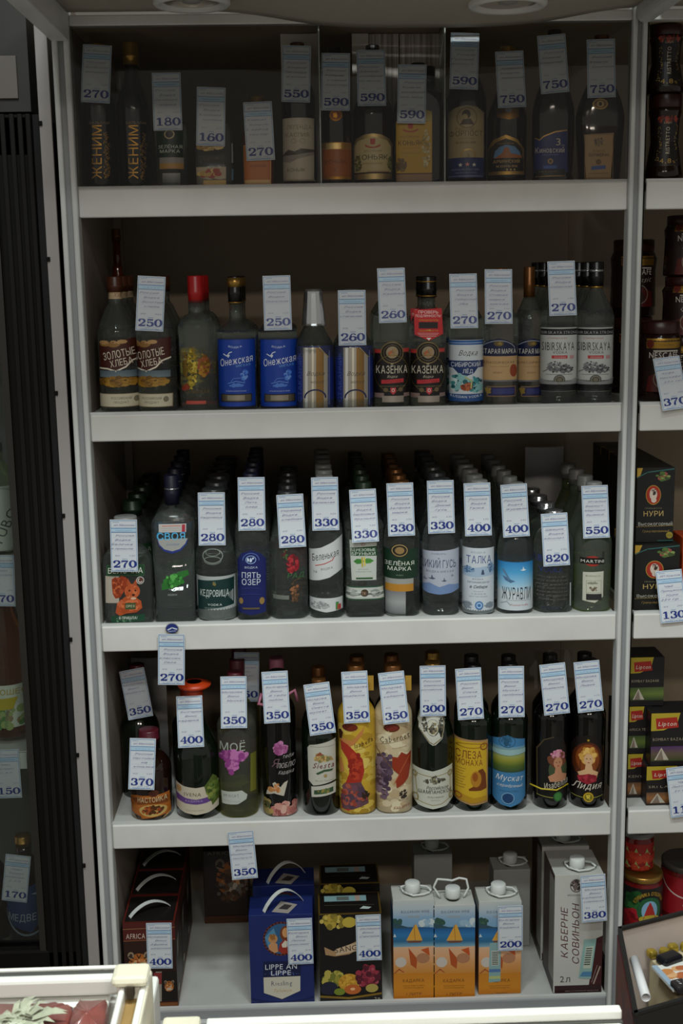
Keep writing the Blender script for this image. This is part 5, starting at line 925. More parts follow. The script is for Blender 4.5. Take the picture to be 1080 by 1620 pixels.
b = carton(BOXW, 'dark red wine box with tiger picture and white handle, front of the left file', 5, 197, 279, 1459, .012, .108, '2a100c', [('front_print', x)], side=[('side_print', sd)], top=[('top_print', R_(0, 0, 1, 1, '171312')+F_(0, 0, 1, 1, .03, '5c1c14'))])
dpt = backdepth(235, 1411, b['zs']+b['h'], .012); 
strap(b, (205, 1452), (268, 1432), .02)
for i in range(2):
    c = dup(b['t'], 0.0, .112*(i+1), f'dark red wine box with tiger picture, {ORD[i]} in the left file'); 
for c in [o for o in bpy.data.objects if o.name.startswith('wine_box')]: c['group'] = 'dark red tiger wine boxes in the left file'
tagA = price(251, 1460, '400', ['Испания', 'Вино', 'Африка', 'красное'], 'on the dark red tiger wine box', .008, .009, 253, '3л')
x = K('m', R_(585, 205, 835, 625, '241612')+tiger(745, 360, 1.5)+S_(745, 400, 90, 90, 60, 14, ['5c3c20', '70685c', '3c2414'], 5)+R_(585, 570, 835, 625, '4c2a14')+T_('AFRICA', 680, 212, 22, 150, '7c6c5c'))
Yt = at(356, 1460, Z=z5).y
carton(BOXW, 'large dim tiger-face wine box standing alone at the back', 5, 322, 392, 1346, Yt, .10, '1c110d', [('front_print', x)])
def lippe(dx=0):
    return (R_(48, 567, 420, 1085, '16245c')+O_(232, 702, 98, 92, 10, '5c2c20', 30)+E_(232, 702, 92, 86, '2c5478')+P_([(140, 690), (190, 640), (210, 700), (160, 750)], '4c7c9c')+E_(260, 672, 34, 44, '6b3418')+E_(258, 668, 20, 28, 'c08c5c')+P_([(215, 770), (225, 730), (250, 705), (290, 720), (310, 760), (280, 785), (240, 788)], '8c2c20')
            + P_([(235, 735), (255, 712), (280, 726), (262, 752), (240, 752)], 'c8c0b0')+E_(186, 702, 26, 26, 'b08050')+P_([(160, 740), (180, 718), (210, 730), (215, 775), (195, 782), (165, 762)], 'b8865c')+S_(186, 690, 20, 12, 12, 7, ['8c5c2c'], 5)
            + R_(130, 830, 345, 918, '10183c')+S_(236, 900, 100, 10, 30, 3, ['4c5c9c'], 5)+T_('LIPPE AN', 232, 858, 32, 180, 'c8ccd4', 1)+T_('LIPPE', 232, 893, 30, 112, 'c8ccd4', 1)+P_([(132, 918), (342, 916), (342, 1000), (238, 1044), (134, 1006)], 'bcb8a8')+T_('Riesling', 236, 952, 30, 118, '4c5468', 0)+T_('Tafelwein', 238, 994, 20, 104, 'b0884c', 0, italic=.5)+O_(240, 1000, 230, 62, 6, '101a48', 20, .2, 2.9))
b = carton(BOXW, 'navy blue wine box with mother and child medallion and white handle', 5, 395, 496, 1447, .012, .078, '18265e', [('front_print', K('n', lippe()))], top=[('top_print', P_([(.36, .85), (.62, .95), (.76, .5), (.5, .3)], '9c948c')+P_([(.46, .7), (.6, .76), (.68, .54), (.56, .46)], '3c3838'))])
strap(b, (417, 1443), (478, 1424), .034)
b2 = dup(b['t'], .004, .12, 'navy blue wine box with mother and child medallion, set back in shade')
price(473, 1453, '400', ['Болгария', 'Вино', 'Липпе', 'рислинг'], 'on the navy blue wine box', .008, .008, 476, '2л')
x = K('n', R_(435, 548, 806, 1070, '0f0c0c')+R_(435, 546, 806, 562, '8c7034*')+R_(435, 546, 450, 1070, '3c3018')+S_(530, 602, 70, 34, 30, 16, ['a89038', '8c7c2c', '7c6c28', 'b8a450'], 5)+E_(620, 608, 40, 30, 'b09c3c')+P_([(478, 745), (530, 770), (620, 735), (700, 700), (700, 745), (620, 790), (540, 800), (485, 790)], '9c7c58')+P_([(540, 760), (620, 735), (720, 715), (720, 760), (620, 782), (545, 795)], 'b8a084')+T_('SANGRIA', 640, 752, 34, 205, '1c1410', 1, rot=-.12)
      + S_(530, 930, 60, 40, 40, 16, ['8c8434', 'a89c48', '6b6c28'], 6)+E_(505, 980, 50, 38, '1c1c30')+E_(620, 950, 62, 50, 'b8882c')+S_(620, 940, 50, 40, 30, 8, ['c89c38', 'a87820'], 7)+E_(640, 990, 48, 28, 'b05c28')+E_(640, 988, 14, 8, 'd8a878')+S_(730, 920, 64, 60, 80, 13, ['6b1c2c', '8c2c3c', '4c1424', 'a04858'], 8)+E_(565, 1000, 32, 20, '6c7c28')+E_(750, 985, 36, 24, 'a09048')
      + P_([(435, 1018), (620, 1032), (806, 1010), (806, 1022), (620, 1044), (435, 1030)], '9c7c38*')+T_('2л', 780, 1045, 18, 30, 'b0a890')+T_('sweet wine', 620, 1054, 10, 80, '4c4848', 0))
b = carton(BOXW, 'black sangria box with a pile of fruit printed on it', 5, 505, 604, 1445, .012, .085, '120e0d', [('front_print', x)], top=[('top_print', F_(0, 0, 1, 1, .025, '8c7034*')+R_(.1, .15, .78, .42, '7c9ca0')+R_(.3, .2, .5, .38, '5c6460')+R_(.6, .15, .68, .42, 'a08c80')+L_([(.1, .6), (.9, .62)], .01, '5c5848')+P_([(.66, .8), (.72, .68), (.85, .74), (.8, .82)], 'b0bcb8'))])
dup(b['t'], .004, .125, 'black sangria box with fruit print, set back in the shade')
price(582, 1447, '400', ['Испания', 'Вино', 'Сангрия'], 'on the black sangria box', .008, .008, 584, '2л')
def kadarka(x0, x1, xm, yb):
    i = G_(x0, 298, x1, 400, ['b8bcb8', 'a8b4bc', '7c9cb8', '6c94b4'])+T_('BULGARIAN WINE', xm, 342, 10, 100, '4c5058', 1)+T_('НАШЕ', xm-5, 360, 7, 42, 'a0844c')+S_(x0+20, 378, 24, 10, 20, 7, ['2c4c44', '3c5c4c'], int(x0))+S_(x1-30, 385, 30, 9, 24, 9, ['8ca8bc', 'b8c4c8'], int(x0)+1)
    i += P_([(x0, 380), (x0+60, 396), (x1, 400), (x1, 410), (x0, 410)], '2c4854')+G_(x0, 400, x1, 470, ['1c5084', '2c6ca0', '286084', '7ca4b4'])+P_([(xm-32, 444), (xm-2, 390), (xm+4, 386), (xm+26, 445)], 'c89438')+L_([(xm-4, 390), (xm, 446)], 2, '8c5c20')+P_([(xm-30, 446), (xm+26, 446), (xm+18, 452), (xm-22, 452)], '6b3c1c')+P_([(x0+8, 430), (x0+14, 418), (x0+20, 430)], 'b8c0c0')
    i += G_(x0, 466, x1, 560, ['c8a080', 'c89870', 'c08850', 'b87c34'])+G_(x0, 560, x1, yb, ['b87420', 'c07c1c', 'b46c14'])+E_(x0+36, 520, 20, 18, 'b8b0a8')+P_([(xm-24, 470), (xm+8, 510), (xm+4, 545), (xm-16, 530)], 'a0481c')+E_(xm+28, 508, 24, 18, 'a07050')+P_([(xm+20, 478), (xm+48, 470), (xm+52, 500)], 'b04c20')+L_([(x0+12, 560), (x0+30, 545), (x0+46, 556)], 4, '9c4c24')
    return i+T_('КАДАРКА', xm-6, 586, 12, 76, '4c2c10', 1)+T_('полусладкое вино', xm-5, 604, 5, 76, '6b4014', 0)+T_('ПОЛУСЛАДКОЕ', xm-5, 612, 5, 70, '6b4014')+T_('1 ЛИТР', xm-4, 634, 10, 54, '5c3410')
def spout(b, ring=1, cy=None, up=False):
    cx, cy, cz = 0, (cy if cy is not None else -b['d']*.08), b['h']
    V, Fc = loft([(cz, .013), (cz+.006, .0125)], 20); V = [(x+cx, y+cy, z) for x, y, z in V]; link('spout_neck', pyd(V, Fc, True), b['t'], CAPS['black'])
    V, Fc = loft([(cz+.005, .0145), (cz+.008, .0155), (cz+.024, .015), (cz+.0255, .013)], 24); V = [(x+cx, y+cy, z) for x, y, z in V]; link('screw_cap', pyd(V, Fc, True), b['t'], CAPS['strap'])
    r = random.Random(int(b['um']))
    if up: pts = [(-.025, cy, cz+.003), (-.038, cy+.004, cz+.024), (-.030, cy+.006, cz+.040), (-.012, cy+.008, cz+.037), (.0, cy+.008, cz+.035), (.014, cy+.008, cz+.040), (.028, cy+.006, cz+.038), (.032, cy+.004, cz+.020), (.022, cy, cz+.003)]
    else: pts = [(-.018, cy-.004, cz+.006), (-.024, cy+.014, cz+.008), (.0, cy+.022, cz+.008), (.030, cy+.010, cz+.009), (.038, cy-.004, cz+.006), (.022, cy-.014, cz+.005), (.0, cy-.018, cz+.005), (-.018, cy-.004, cz+.006)]
    P = []
    for a, c in zip(pts, pts[1:]):
        for q in range(3): P.append([a[k]+(c[k]-a[k])*q/3 for k in range(3)])
    P.append(pts[-1]); link('carry_ring', pyd(*tube(P, .0024, 6, .7), True), b['t'], CAPS['strap'])
def slope_top(b, dz):
    """brick carton: the roof rises from the front edge to the rear"""
    for ch in b['t'].children:
        if ch.name.startswith('box_body'):
            for v in ch.data.vertices:
                if v.co.z > b['h']*.8 and v.co.y > 0: v.co.z += dz
K1 = 'orange and blue sailing-boat wine carton, '
for q, (u0, u1, x0, x1, xm, lab) in enumerate([(622, 687, 40, 205, 127, 'left of the three'), (685.5, 751, 185, 355, 270, 'in the middle with its ring upright'), (757, 824, 345, 520, 432, 'right of the three, with a sealed stamp')]):
    it = kadarka(x0, x1, xm, 655)
    if q == 2: it += P_([(392, 452), (432, 450), (430, 590), (388, 592)], '7c9c9c')+R_(398, 480, 424, 532, 'b0b4a8')+sum([R_(400, 484+k*6, 422, 487+k*6, '3c4444') for k in range(8)], [])+R_(390, 545, 430, 556, '4c6c9c')+R_(390, 570, 430, 580, 'a8b070')
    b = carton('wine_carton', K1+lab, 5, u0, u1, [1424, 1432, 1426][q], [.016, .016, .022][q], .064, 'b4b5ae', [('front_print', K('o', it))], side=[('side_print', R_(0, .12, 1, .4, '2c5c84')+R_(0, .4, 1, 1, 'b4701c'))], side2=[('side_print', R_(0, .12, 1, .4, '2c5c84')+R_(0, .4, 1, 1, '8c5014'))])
    spout(b, up=(q == 1)); b['t']['group'] = 'kadarka wine cartons at the front'
price(807, 1433, '200', ['Болгария', 'Вино', 'Кадарка'], 'on the right-hand kadarka wine carton', .014, .016, 807, '1л')
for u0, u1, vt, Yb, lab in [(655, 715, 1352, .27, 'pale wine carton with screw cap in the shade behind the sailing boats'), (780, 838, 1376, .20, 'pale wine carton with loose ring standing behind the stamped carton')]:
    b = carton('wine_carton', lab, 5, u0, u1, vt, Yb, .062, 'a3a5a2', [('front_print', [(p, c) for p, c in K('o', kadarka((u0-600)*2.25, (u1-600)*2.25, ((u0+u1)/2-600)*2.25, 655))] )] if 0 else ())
    spout(b)
x = K('o', R_(622, 208, 805, 640, 'b6b6b0')+R_(622, 604, 805, 640, '2c1214')+P_([(805, 430), (770, 440), (760, 520), (745, 604), (805, 604)], '3c1416')+L_([(785, 540), (762, 600)], 5, '9c8c80')+L_([(775, 535), (755, 595)], 2, '8c7c74')+T_('КАБЕРНЕ', 657, 418, 26, 176, '4c1e22', 1, rot=-math.pi/2, italic=.25)+T_('СОВИНЬОН', 697, 424, 26, 212, '4c1e22', 1, rot=-math.pi/2, italic=.25)
      + T_('2л', 660, 580, 24, 36, '3c2c2c', 1)+O_(700, 250, 20, 22, 3, '5c4c48')+S_(700, 248, 16, 16, 22, 5, ['6b5c58', '3c3030'], 5)+T_('МОЛДАВСКОЕ', 700, 282, 6, 60, '6b5c58')+P_([(728, 442), (772, 440), (752, 582), (708, 578)], '86a8a4')+P_([(734, 468), (762, 466), (752, 545), (724, 544)], 'b4bcac')+sum([P_([(736-k*1.2, 472+k*8), (758-k*1.2, 472+k*8), (757-k*1.2, 476+k*8), (735-k*1.2, 476+k*8)], '444c48') for k in range(8)], [])+P_([(722, 556), (756, 556), (752, 574), (712, 572)], '4c7ca0')+T_('вино столовое красное', 720, 622, 6, 120, '8c7c78', 0))
sd2 = R_(0, 0, 1, 1, '989690')+R_(0, .1, .25, .9, '2c1416')+T_('КАБЕРНЕ', .55, .5, .12, .5, '4c1e22', 1, rot=-math.pi/2)+R_(0, .92, 1, 1, '2c1214')
b = carton(BOXW, 'tall white cabernet box with vertical maroon lettering, rightmost on the bottom shelf', 5, 876, 953, 1384, .016, .11, 'b6b6b0', [('front_print', x)], side2=[('side_print', R_(0, 0, 1, 1, '3c2422')+R_(.55, .05, 1, .9, '8c8a84')+R_(0, .93, 1, 1, '1c0d0e'))])
spout(b, cy=-.03); dup(b['t'], -.002, .125, 'tall white cabernet box set back in the shade')
price(937, 1384, '380', ['Молдова', 'Вино', 'каберне', 'совиньон'], 'on the tall white cabernet box', -.016, -.018, 940, '2л')
# ---- papers standing in the cabinet ----
def sheet(name, label, u0, u1, v0, row, Y, m, bend=.004, tilt=0, dec=None):
    zs = ZS[row]+.0005; um = (u0+u1)/2; p = at(um, v0, Y=Y); w2 = (at(u1, v0, Y=Y).x-at(u0, v0, Y=Y).x)/2; hh = min(p.z-zs, 2.0155-zs); V = []; Fc = []
    for j in range(9):
        for i in range(7):
            fx_, fz = i/6*2-1, j/8; V.append((fx_*w2, bend*fx_*fx_+tilt*(1-fz)*-1+.002*math.sin(j+fx_*2), fz*hh))
    for j in range(8):
        for i in range(6): Fc.append((j*7+i, j*7+i+1, j*7+i+8, j*7+i+7))
    n = len(V); V += [(a, b_+.0008, c) for a, b_, c in V]; Fc += [tuple(n+k for k in f[::-1]) for f in Fc]
    o = link(name, pyd(V, Fc, True), None, m); o.location = (p.x, Y, zs); tag(o, label, 'sheet'); return o
WP = mat('white_card', 'd0c8c0', .7, noise=.06, nscale=6); DP = mat('plain_paper', 'aaa8a6', .7)
def wood():
    m = bpy.data.materials.new('wood_print'); m.use_nodes = True; nt = m.node_tree; b = nt.nodes['Principled BSDF']; b.inputs['Roughness'].default_value = .6
    tc = nt.nodes.new('ShaderNodeTexCoord'); mp = nt.nodes.new('ShaderNodeMapping'); mp.inputs['Scale'].default_value = (160, 1, 5); n = nt.nodes.new('ShaderNodeTexNoise'); n.inputs['Scale'].default_value = 1; n.inputs['Detail'].default_value = 4
    r = nt.nodes.new('ShaderNodeValToRGB'); r.color_ramp.elements[0].position = .35; r.color_ramp.elements[0].color = (*lin('7c726c'), 1); r.color_ramp.elements[1].position = .6; r.color_ramp.elements[1].color = (*lin('c8beb8'), 1)
    nt.links.new(tc.outputs['Object'], mp.inputs[0]); nt.links.new(mp.outputs[0], n.inputs['Vector']); nt.links.new(n.outputs['Fac'], r.inputs[0]); nt.links.new(r.outputs[0], b.inputs['Base Color']); return m
WOODP = wood()
sheet('card_sheet', 'tall white card standing behind the cream mountain-label cognac', 443, 505, 42, 1, .088, WP, 0)
sheet('card_sheet', 'tall white card strip left of the wood-grain sheets on the top shelf', 556, 582, 42, 1, .092, WP, 0)
sheet('printed_sheet', 'weathered wood-grain printed sheet behind the wide round cognac bottle', 580, 630, 42, 1, .097, WOODP, .002)
sheet('printed_sheet', 'weathered wood-grain printed sheet behind the yellow-label flask', 632, 702, 42, 1, .100, WOODP, .003)
for u, lab in ((506, 'left'), (704, 'right')):
    p = at(u, 170, Y=.006); o = link('glass_divider', bx(-.0012, .0012, .003, .078, 0, 2.0165-ZS[1]-.002, .0004), None, mat('divider_edge', 'a9b0a8', .3)); o.location = (p.x, .008, ZS[1]+.0005); tag(o, f'thin pale upright divider on the top shelf, the {lab} one of two', 'divider')
o = sheet('paper_sheet', 'curled printed paper sheet upright behind the short blue-lettered bottle', 832, 893, 708, 3, .36, DP, .012)
o = sheet('paper_sheet', 'pale paper sheet in the shade at the left of the fourth shelf', 206, 260, 1042, 4, .30, DP, .01)
# ---- right-hand cabinet: coffee, tea, jars ----
def jar_coffee(label, X, Y, z, R, h, lid, body, dec, prof_, uref, n=2.0):
    t = thing('coffee_jar', (X, Y, z), label, 'jar')
    rows = [(a*h, r*R, r*R, n) for a, r in prof_]; V, Fc = loft(rows, 40); link('jar_body', pyd(V, Fc, True), t, body)
    V, Fc = loft([(h*.84, R*lid[0]), (h*.85, R*lid[0]*1.03), (h*.985, R*lid[0]*1.03), (h, R*lid[0]*.96)], 36); link('lid', pyd(V, Fc, True), t, lid[1])
    ys = Y-R; s = (at(uref+10, 400, Y=ys)-at(uref-10, 400, Y=ys)).x/20
    def fmap(x, y, l):  # label space: x, y in millimetres, y down from the jar's middle
        zz = max(.0, min(h*.84, h*.45-y/1000)); a = interp(rows, zz)[1]; ph = x/1000/R
        return (a+l)*math.sin(ph), -(a+l)*math.cos(ph), zz
    if dec: decal('label', t, dec, fmap, 4.0, ystep=4.0)
    return t
LIDB = mat('brown_lid', '2c0f0a', .35); COFB = mat('coffee_glass', '1a0c07', .12)
rist = P_([(-34, -42), (34, -42), (34, 42), (-34, 42)], '130d0a')+S_(0, -38, 26, 5, 40, 3, ['8c3018', '5c2010'], 3)+T_('LeCafe', -2, -33, 4, 18, 'b0a088', 0)+T_('RISTRETTO', -2, -2, 10, 46, 'c0b49c', 1, rot=-math.pi/2)+T_('4,8', -6, 33, 9, 24, 'b08c44', 1)+T_('%', 12, 35, 5, 6, 'b08c44')+T_('extra strong', 0, 41, 2, 30, '8c7c5c', 0)
for k in range(60):
    r = random.Random(k); sg = 1 if k % 2 else -1; yy = r.uniform(-30, 34); rist += E_(sg*(17+abs(yy)*.18+r.uniform(-3, 5)), yy, .9, .9, 'a08448', 6)
X1 = at(1050, 230, Y=.05).x; hj = at(1050, 150, Y=.045).z-ZS[1]
HG = [(0, .9), (.02, 1), (.12, .93), (.45, .70), (.72, .76), (.80, .84), (.84, .80)]
jar_coffee('hourglass coffee jar with gold lettering on black, lower of two stacked', X1, .05, ZS[1]+.0005, .035, hj, (.80, LIDB), COFB, rist, HG, 1050)
hj2 = at(1052, 20, Y=.045).z-ZS[1]-hj
jar_coffee('hourglass coffee jar with gold lettering on black, upper of two stacked', X1-.002, .05, ZS[1]+.001+hj, .035, min(2.015-ZS[1]-hj-.001, max(.12, hj2)), (.80, LIDB), COFB, rist, HG, 1050)
def nes(extra=0):
    i = R_(-60, -45, 60, 48, '1c0b08')+R_(-36, -50, 36, -32, 'a07a30*')+T_('НОВАЯ', 4, -45, 3.5, 24, '5c3c14')+T_('УПАКОВКА', 4, -38, 3.5, 30, '5c3c14')+E_(-28, -40, 7, 8, '5c1c10')+T_('NESCAFÉ', 0, -20, 12, 60, 'c4bcb0', 1)+R_(-22, -28, 30, -26, 'c4bcb0')+T_('Classic', 2, -4, 12, 50, 'a09488', 0, italic=.5, rot=-.1)
    return i+P_([(-34, 48), (-30, 20), (0, 6), (30, 20), (34, 48)], '4c120c')+O_(0, 24, 20, 18, 2, '7c6c5c')+E_(0, 30, 14, 12, '2c120a')
NP = [(0, .92), (.02, 1), (.30, .97), (.60, .95), (.76, 1.0), (.82, .92), (.84, .88)]
COFR = mat('dark_red_jar', '1c0a08', .15)
pD = at(1044, 570, Y=.06); hD = at(1044, 508, Y=.06).z-ZS[2]
jar_coffee('dark brown coffee jar with gold band, front one with the 370 tag', pD.x, .07, ZS[2]+.0005, .041, hD, (.86, LIDB), COFR, nes(), NP, 1044)
zA = ZS[2]+.0005
for k in range(2): jar_coffee('dark brown coffee jar set back beside the grooved post, '+['lower', 'upper'][k]+' of two', at(1001, 440, Y=.24).x, .24, zA+k*.150, .045, .1495, (.86, LIDB), COFR, nes(), NP, 1000)
for k in range(3): jar_coffee('dark brown coffee jar in a stack at the right edge, '+['bottom', 'middle', 'top'][k]+' of three', at(1084, 440, Y=.16).x, .16, zA+k*.114, .043, .1135, (.86, LIDB), COFR, nes(), NP, 1080)
price(1053, 565, '370', ['Кофе', 'Нескафе', '250 гр'], 'leaning out over the shelf edge at the coffee jars', .024, -.012, 1060, '250г', owner='ИП Крылов')
def tea(u0, u1, v0, v1):
    w_, h_ = u1-u0, v1-v0; X = lambda a: u0+w_*a; Yv = lambda a: v0+h_*a
    i = R_(u0, v0, u1, v1, '131312')+P_([(X(.0), Yv(0)), (X(.18), Yv(0)), (X(.1), Yv(.12)), (X(0), Yv(.14))], 'b08c30')+L_([(X(0), Yv(.13)), (X(.3), Yv(.06)), (X(1), Yv(.02))], h_*.015, '2c5c58')
    i += S_(X(.7), Yv(.12), w_*.2, h_*.06, 30, w_*.035, ['4c6430', '7c8c4c', '8c4c40', '3c4c28'], 4, 1.6)+E_(X(.45), Yv(.37), w_*.20, h_*.135, 'a08030')+E_(X(.45), Yv(.37), w_*.185, h_*.125, '9c2c1c')+E_(X(.45), Yv(.36), w_*.10, h_*.08, 'c8b8a8')+S_(X(.48), Yv(.33), w_*.07, h_*.03, 14, w_*.03, ['3c2c28', 'b8a898'], 5)+E_(X(.46), Yv(.44), w_*.07, h_*.035, 'c8b8a8')
    return i+T_('ПРИНЦЕССА', X(.45), Yv(.55), h_*.02, w_*.45, '7c7460')+T_('НУРИ', X(.45), Yv(.62), h_*.075, w_*.52, 'b89c60', 1)+T_('Высокогорный', X(.5), Yv(.76), h_*.05, w_*.9, 'b0aca0', 1)+L_([(X(0), Yv(.80)), (X(1), Yv(.79))], h_*.006, '8c7440')+T_('Гранулированный', X(.5), Yv(.86), h_*.035, w_*.7, '8c7440', 0, italic=.4)+E_(X(.87), Yv(.92), w_*.09, h_*.045, '8c7c2c')+T_('250', X(.87), Yv(.92), h_*.03, w_*.12, '3c3414')+R_(X(.55), Yv(.985), X(1), Yv(1), '204840')
b = carton('tea_box', 'dark tea box with red oval lady medallion, lower one at the shelf edge', 3, 1003, 1074, 862, .025, .075, '141311', [('front_print', tea(1003, 1074, 862, 967))])
hb = b['h']; zb = b['zs']
b2 = carton('tea_box', 'dark tea box with red oval lady medallion, stacked on top', 3, 1006, 1066, 740, .045, .07, '141311', [('front_print', tea(1006, 1066, 740, 856))], z0=zb+hb)
for i in range(4):
    dup(b['t'], .0, .079*(i+1), f'dark tea box with red medallion, {ORD[i]} in the lower file'); dup(b2['t'], .0, .074*(i+1), f'dark tea box with red medallion, {ORD[i]} in the upper file')
carton('tea_box', 'orange tea box at the right edge of the third shelf', 3, 1078, 1140, 850, .06, .07, 'a8401c')
price(1057, 902, '130', ['Чай', 'Принцесса', 'Нури', '250 гр'], 'over the shelf edge at the dark tea boxes', .018, -.006, 1060, '250г', owner='ИП Крылов')
def lip(u0, u1, v0, v1, col, txt):
    w_, h_ = u1-u0, v1-v0; X = lambda a: u0+w_*a; Yv = lambda a: v0+h_*a
    i = R_(u0, v0, u1, v1, '161314')+P_([(X(0), Yv(0)), (X(.7), Yv(0)), (X(.62), Yv(.22)), (X(.3), Yv(.33)), (X(0), Yv(.34))], 'a89428')+P_([(X(.12), Yv(.1)), (X(.62), Yv(.08)), (X(.66), Yv(.28)), (X(.14), Yv(.31))], '9c241c')+T_('Lipton', X(.39), Yv(.2), h_*.09, w_*.42, 'd0c8b8', 1, italic=.2)
    return i+T_(txt, X(.45), Yv(.50), h_*.06, w_*.8, '8c806c', 1)+G_(X(0), Yv(.64), X(1), Yv(.92), col)+P_([(X(.08), Yv(.9)), (X(.25), Yv(.66)), (X(.42), Yv(.9))], 'b0a898')+P_([(X(.12), Yv(.9)), (X(.25), Yv(.70)), (X(.3), Yv(.9))], '7c6c60')
GRN = ['3c4c28', '5c6c30', '2c3820']; PUR = ['4c2c5c', '5c4c40', '3c4420']; ORG = ['5c4430', '8c5c34', '4c3420']
stk = [('bottom', 992, 1028, 1193, 1263, ORG, 'KENYA'), ('middle', 993, 1030, 1118, 1190, GRN, 'AFRICA TEA'), ('top', 996, 1050, 1040, 1114, GRN, 'BOMBAY BAZAAR')]
zc = None
for k, (nm, u0, u1, v0, v1, c, tx) in enumerate(stk):
    b = carton('tea_box', f'black pyramid tea box with yellow and red logo, {nm} of the stack beside the post', 4, u0-18 if k < 2 else u0-8, u1, v0, .06, .07, '161314', [('front_print', lip(u0, u1, v0, v1, c, tx))], z0=zc); zc = b['zs']+b['h']
zc = None
for k, (nm, u0, u1, v0, v1, c, tx) in enumerate([('lower', 1022, 1092, 1212, 1276, ORG, 'SRI LANKA'), ('upper', 1029, 1096, 1128, 1210, PUR, 'BOMBAY BAZAAR')]):
    b = carton('tea_box', f'black pyramid tea box with yellow logo at the front edge, {nm} of two', 4, u0, u1, v0, .022, .07, '161314', [('front_print', lip(u0, u1, v0, v1, c, tx))], z0=zc); zc = b['zs']+b['h']
price(1073, 1213, '115', ['Чай', 'Липтон', '20 пак'], 'at the right edge over the fourth shelf', .006, -.008, 1078, '20п', owner='ИП Крылов')
def jamjar(label, u, vb, vt, hw, Y, lidc, dec, z0=None, ref=None):
    z = (ZS[5]+.0005) if z0 is None else z0; X = at(u, (vb+vt)/2, Y=Y).x; s = (at(u+10, vb, Y=Y)-at(u-10, vb, Y=Y)).x/20; R = hw*s; h = at(u, vt, Y=Y).z-z
    t = thing('jam_jar', (X, Y, z), label, 'jar'); rows = [(0, R*.9), (.004, R), (h-.020, R), (h-.014, R*.9), (h-.006, R*.88)]
    V, Fc = loft(rows, 36); link('jar_body', pyd(V, Fc, True), t, mat('red_jam', '5c1010', .15)); V, Fc = loft([(h-.012, R*.97), (h-.011, R*1.0), (h-.002, R*1.0), (h, R*.95), (h-.001, R*.88)], 36); link('lid', pyd(V, Fc, True), t, lidc)
    q = [(a[0], a[1], a[1], 2) for a in rows]
    decal('label', t, dec, lambda x, y, l: ((interp(q, max(0, min(h-.021, h-.022-(y+42)/1000)))[1]+l)*math.sin(x/1000/R), -(interp(q, max(0, min(h-.021, h-.022-(y+42)/1000)))[1]+l)*math.cos(x/1000/R), max(0, min(h-.021, h-.022-(y+42)/1000))), 4.0, ystep=5.0)
    return t, z+h
sb_ = R_(-60, -42, 60, 42, '141414')+S_(-28, -8, 14, 26, 30, 8, ['1c4c24', '2c6430', '143c1c'], 3)+S_(-28, 28, 26, 14, 40, 9, ['8c141c', 'a8202c', '6b1018'], 5)+S_(20, 36, 30, 8, 30, 7, ['8c141c', 'a8202c'], 6)+E_(6, 6, 26, 30, '1c5430')+E_(6, 6, 17, 22, '7ca4c0')+P_([(-8, 24), (0, -2), (6, -14), (12, -2), (20, 24)], '9c2420')+E_(6, 24, 22, 9, 'a8942c')+T_('КЛУБНИКА ОТБОРНАЯ', 6, -32, 8, 80, 'c09828', 1, arc=34)+T_('в сиропе', 6, 24, 4, 28, '2c5c34')
j, zt_ = jamjar('strawberry preserve jar with gold lid and green emblem', 1014, 1500, 1376, 31, .09, CAPS['gold'], sb_)
rd = R_(-60, -42, 60, 42, '8c1c18')+sum([P_([(x0, y0), (x0+4, y0-10), (x0+8, y0), (x0+14, y0+4), (x0+4, y0+8)], '8c9c5c')+S_(x0+2, y0+12, 9, 9, 8, 6, ['a02c1c', 'b03824'], int(x0+y0+90)) for x0 in (-36, -16, 6, 28) for y0 in (-24, 4, 28)], [])
jamjar('red strawberry-print jar stacked on the gold-lidded preserve', 1009, 1370, 1310, 24, .11, CAPS['white'], rd, z0=zt_+.0005)
jamjar('large red tin with grey lid at the right edge of the bottom shelf', 1082, 1500, 1358, 37, .12, mat('tin_lid', '4c4844', .35, metal=.4), R_(-70, -42, 70, 42, '84141c')+O_(0, -60, 80, 62, 3, 'b8a8a0', 20, .3, 2.8)+S_(6, 14, 20, 10, 20, 5, ['8ca07c', '3c6c38', 'c0b8a8'], 4))
# ---- inside the fridge ----
YF = FY+.12
def fz(v): return at(15, v, Y=YF-.06).z
fb = [R_(0, 0, 1, 1, 'ffffff')]
x = R_(-30, 1085, 46, 1152, 'c0c8b8')+S_(8, 1135, 34, 16, 40, 5, ['4c7c3c', '8ca060', '8c7c5c'], 4)+T_('ДЮШЕС', 12, 1095, 9, 52, 'a89420', 2)+P_([(-6, 1106), (26, 1104), (20, 1122), (0, 1124)], 'b0a020')+T_('ЛИМОНАД', 10, 1138, 5, 30, '2c6c44', 2, rot=-math.pi/2)
bottle('drink_bottle', 'golden lemonade bottle with green and white label in the fridge', 3, 8, 905, 34, 'air', (.92, 1, .4, 'white'), [('label', x)], sb=.55, st=.86, nr=.36, Y=YF, z0=fz(1175))
x = R_(-40, 770, 30, 872, 'a8b0a4')+P_([(-40, 790), (-8, 780), (-14, 866), (-40, 868)], '2c4434')+T_('TUBORG', 12, 820, 17, 92, '2c3c34', 2, rot=-1.15)+O_(0, 825, 34, 52, 3, '8c9488')
bottle('beer_bottle', 'pale beer bottle with slanting dark lettering in the fridge', 3, -2, 700, 27, 'green', (.92, 1, .4, 'dgreen'), [('label', x)], sb=.62, st=.84, nr=.4, Y=YF, z0=fz(880))
x = P_([(8, 1400), (40, 1405), (72, 1398), (76, 1450), (50, 1476), (20, 1466), (8, 1446)], '183460')+T_('МЕДВЕДЬ', 44, 1452, 12, 64, '98a0a8', 1)+O_(45, 1420, 44, 60, 3, '7c8c9c', 16, .4, 2.7)+bird(60, 1415, 12, '8c98a0')
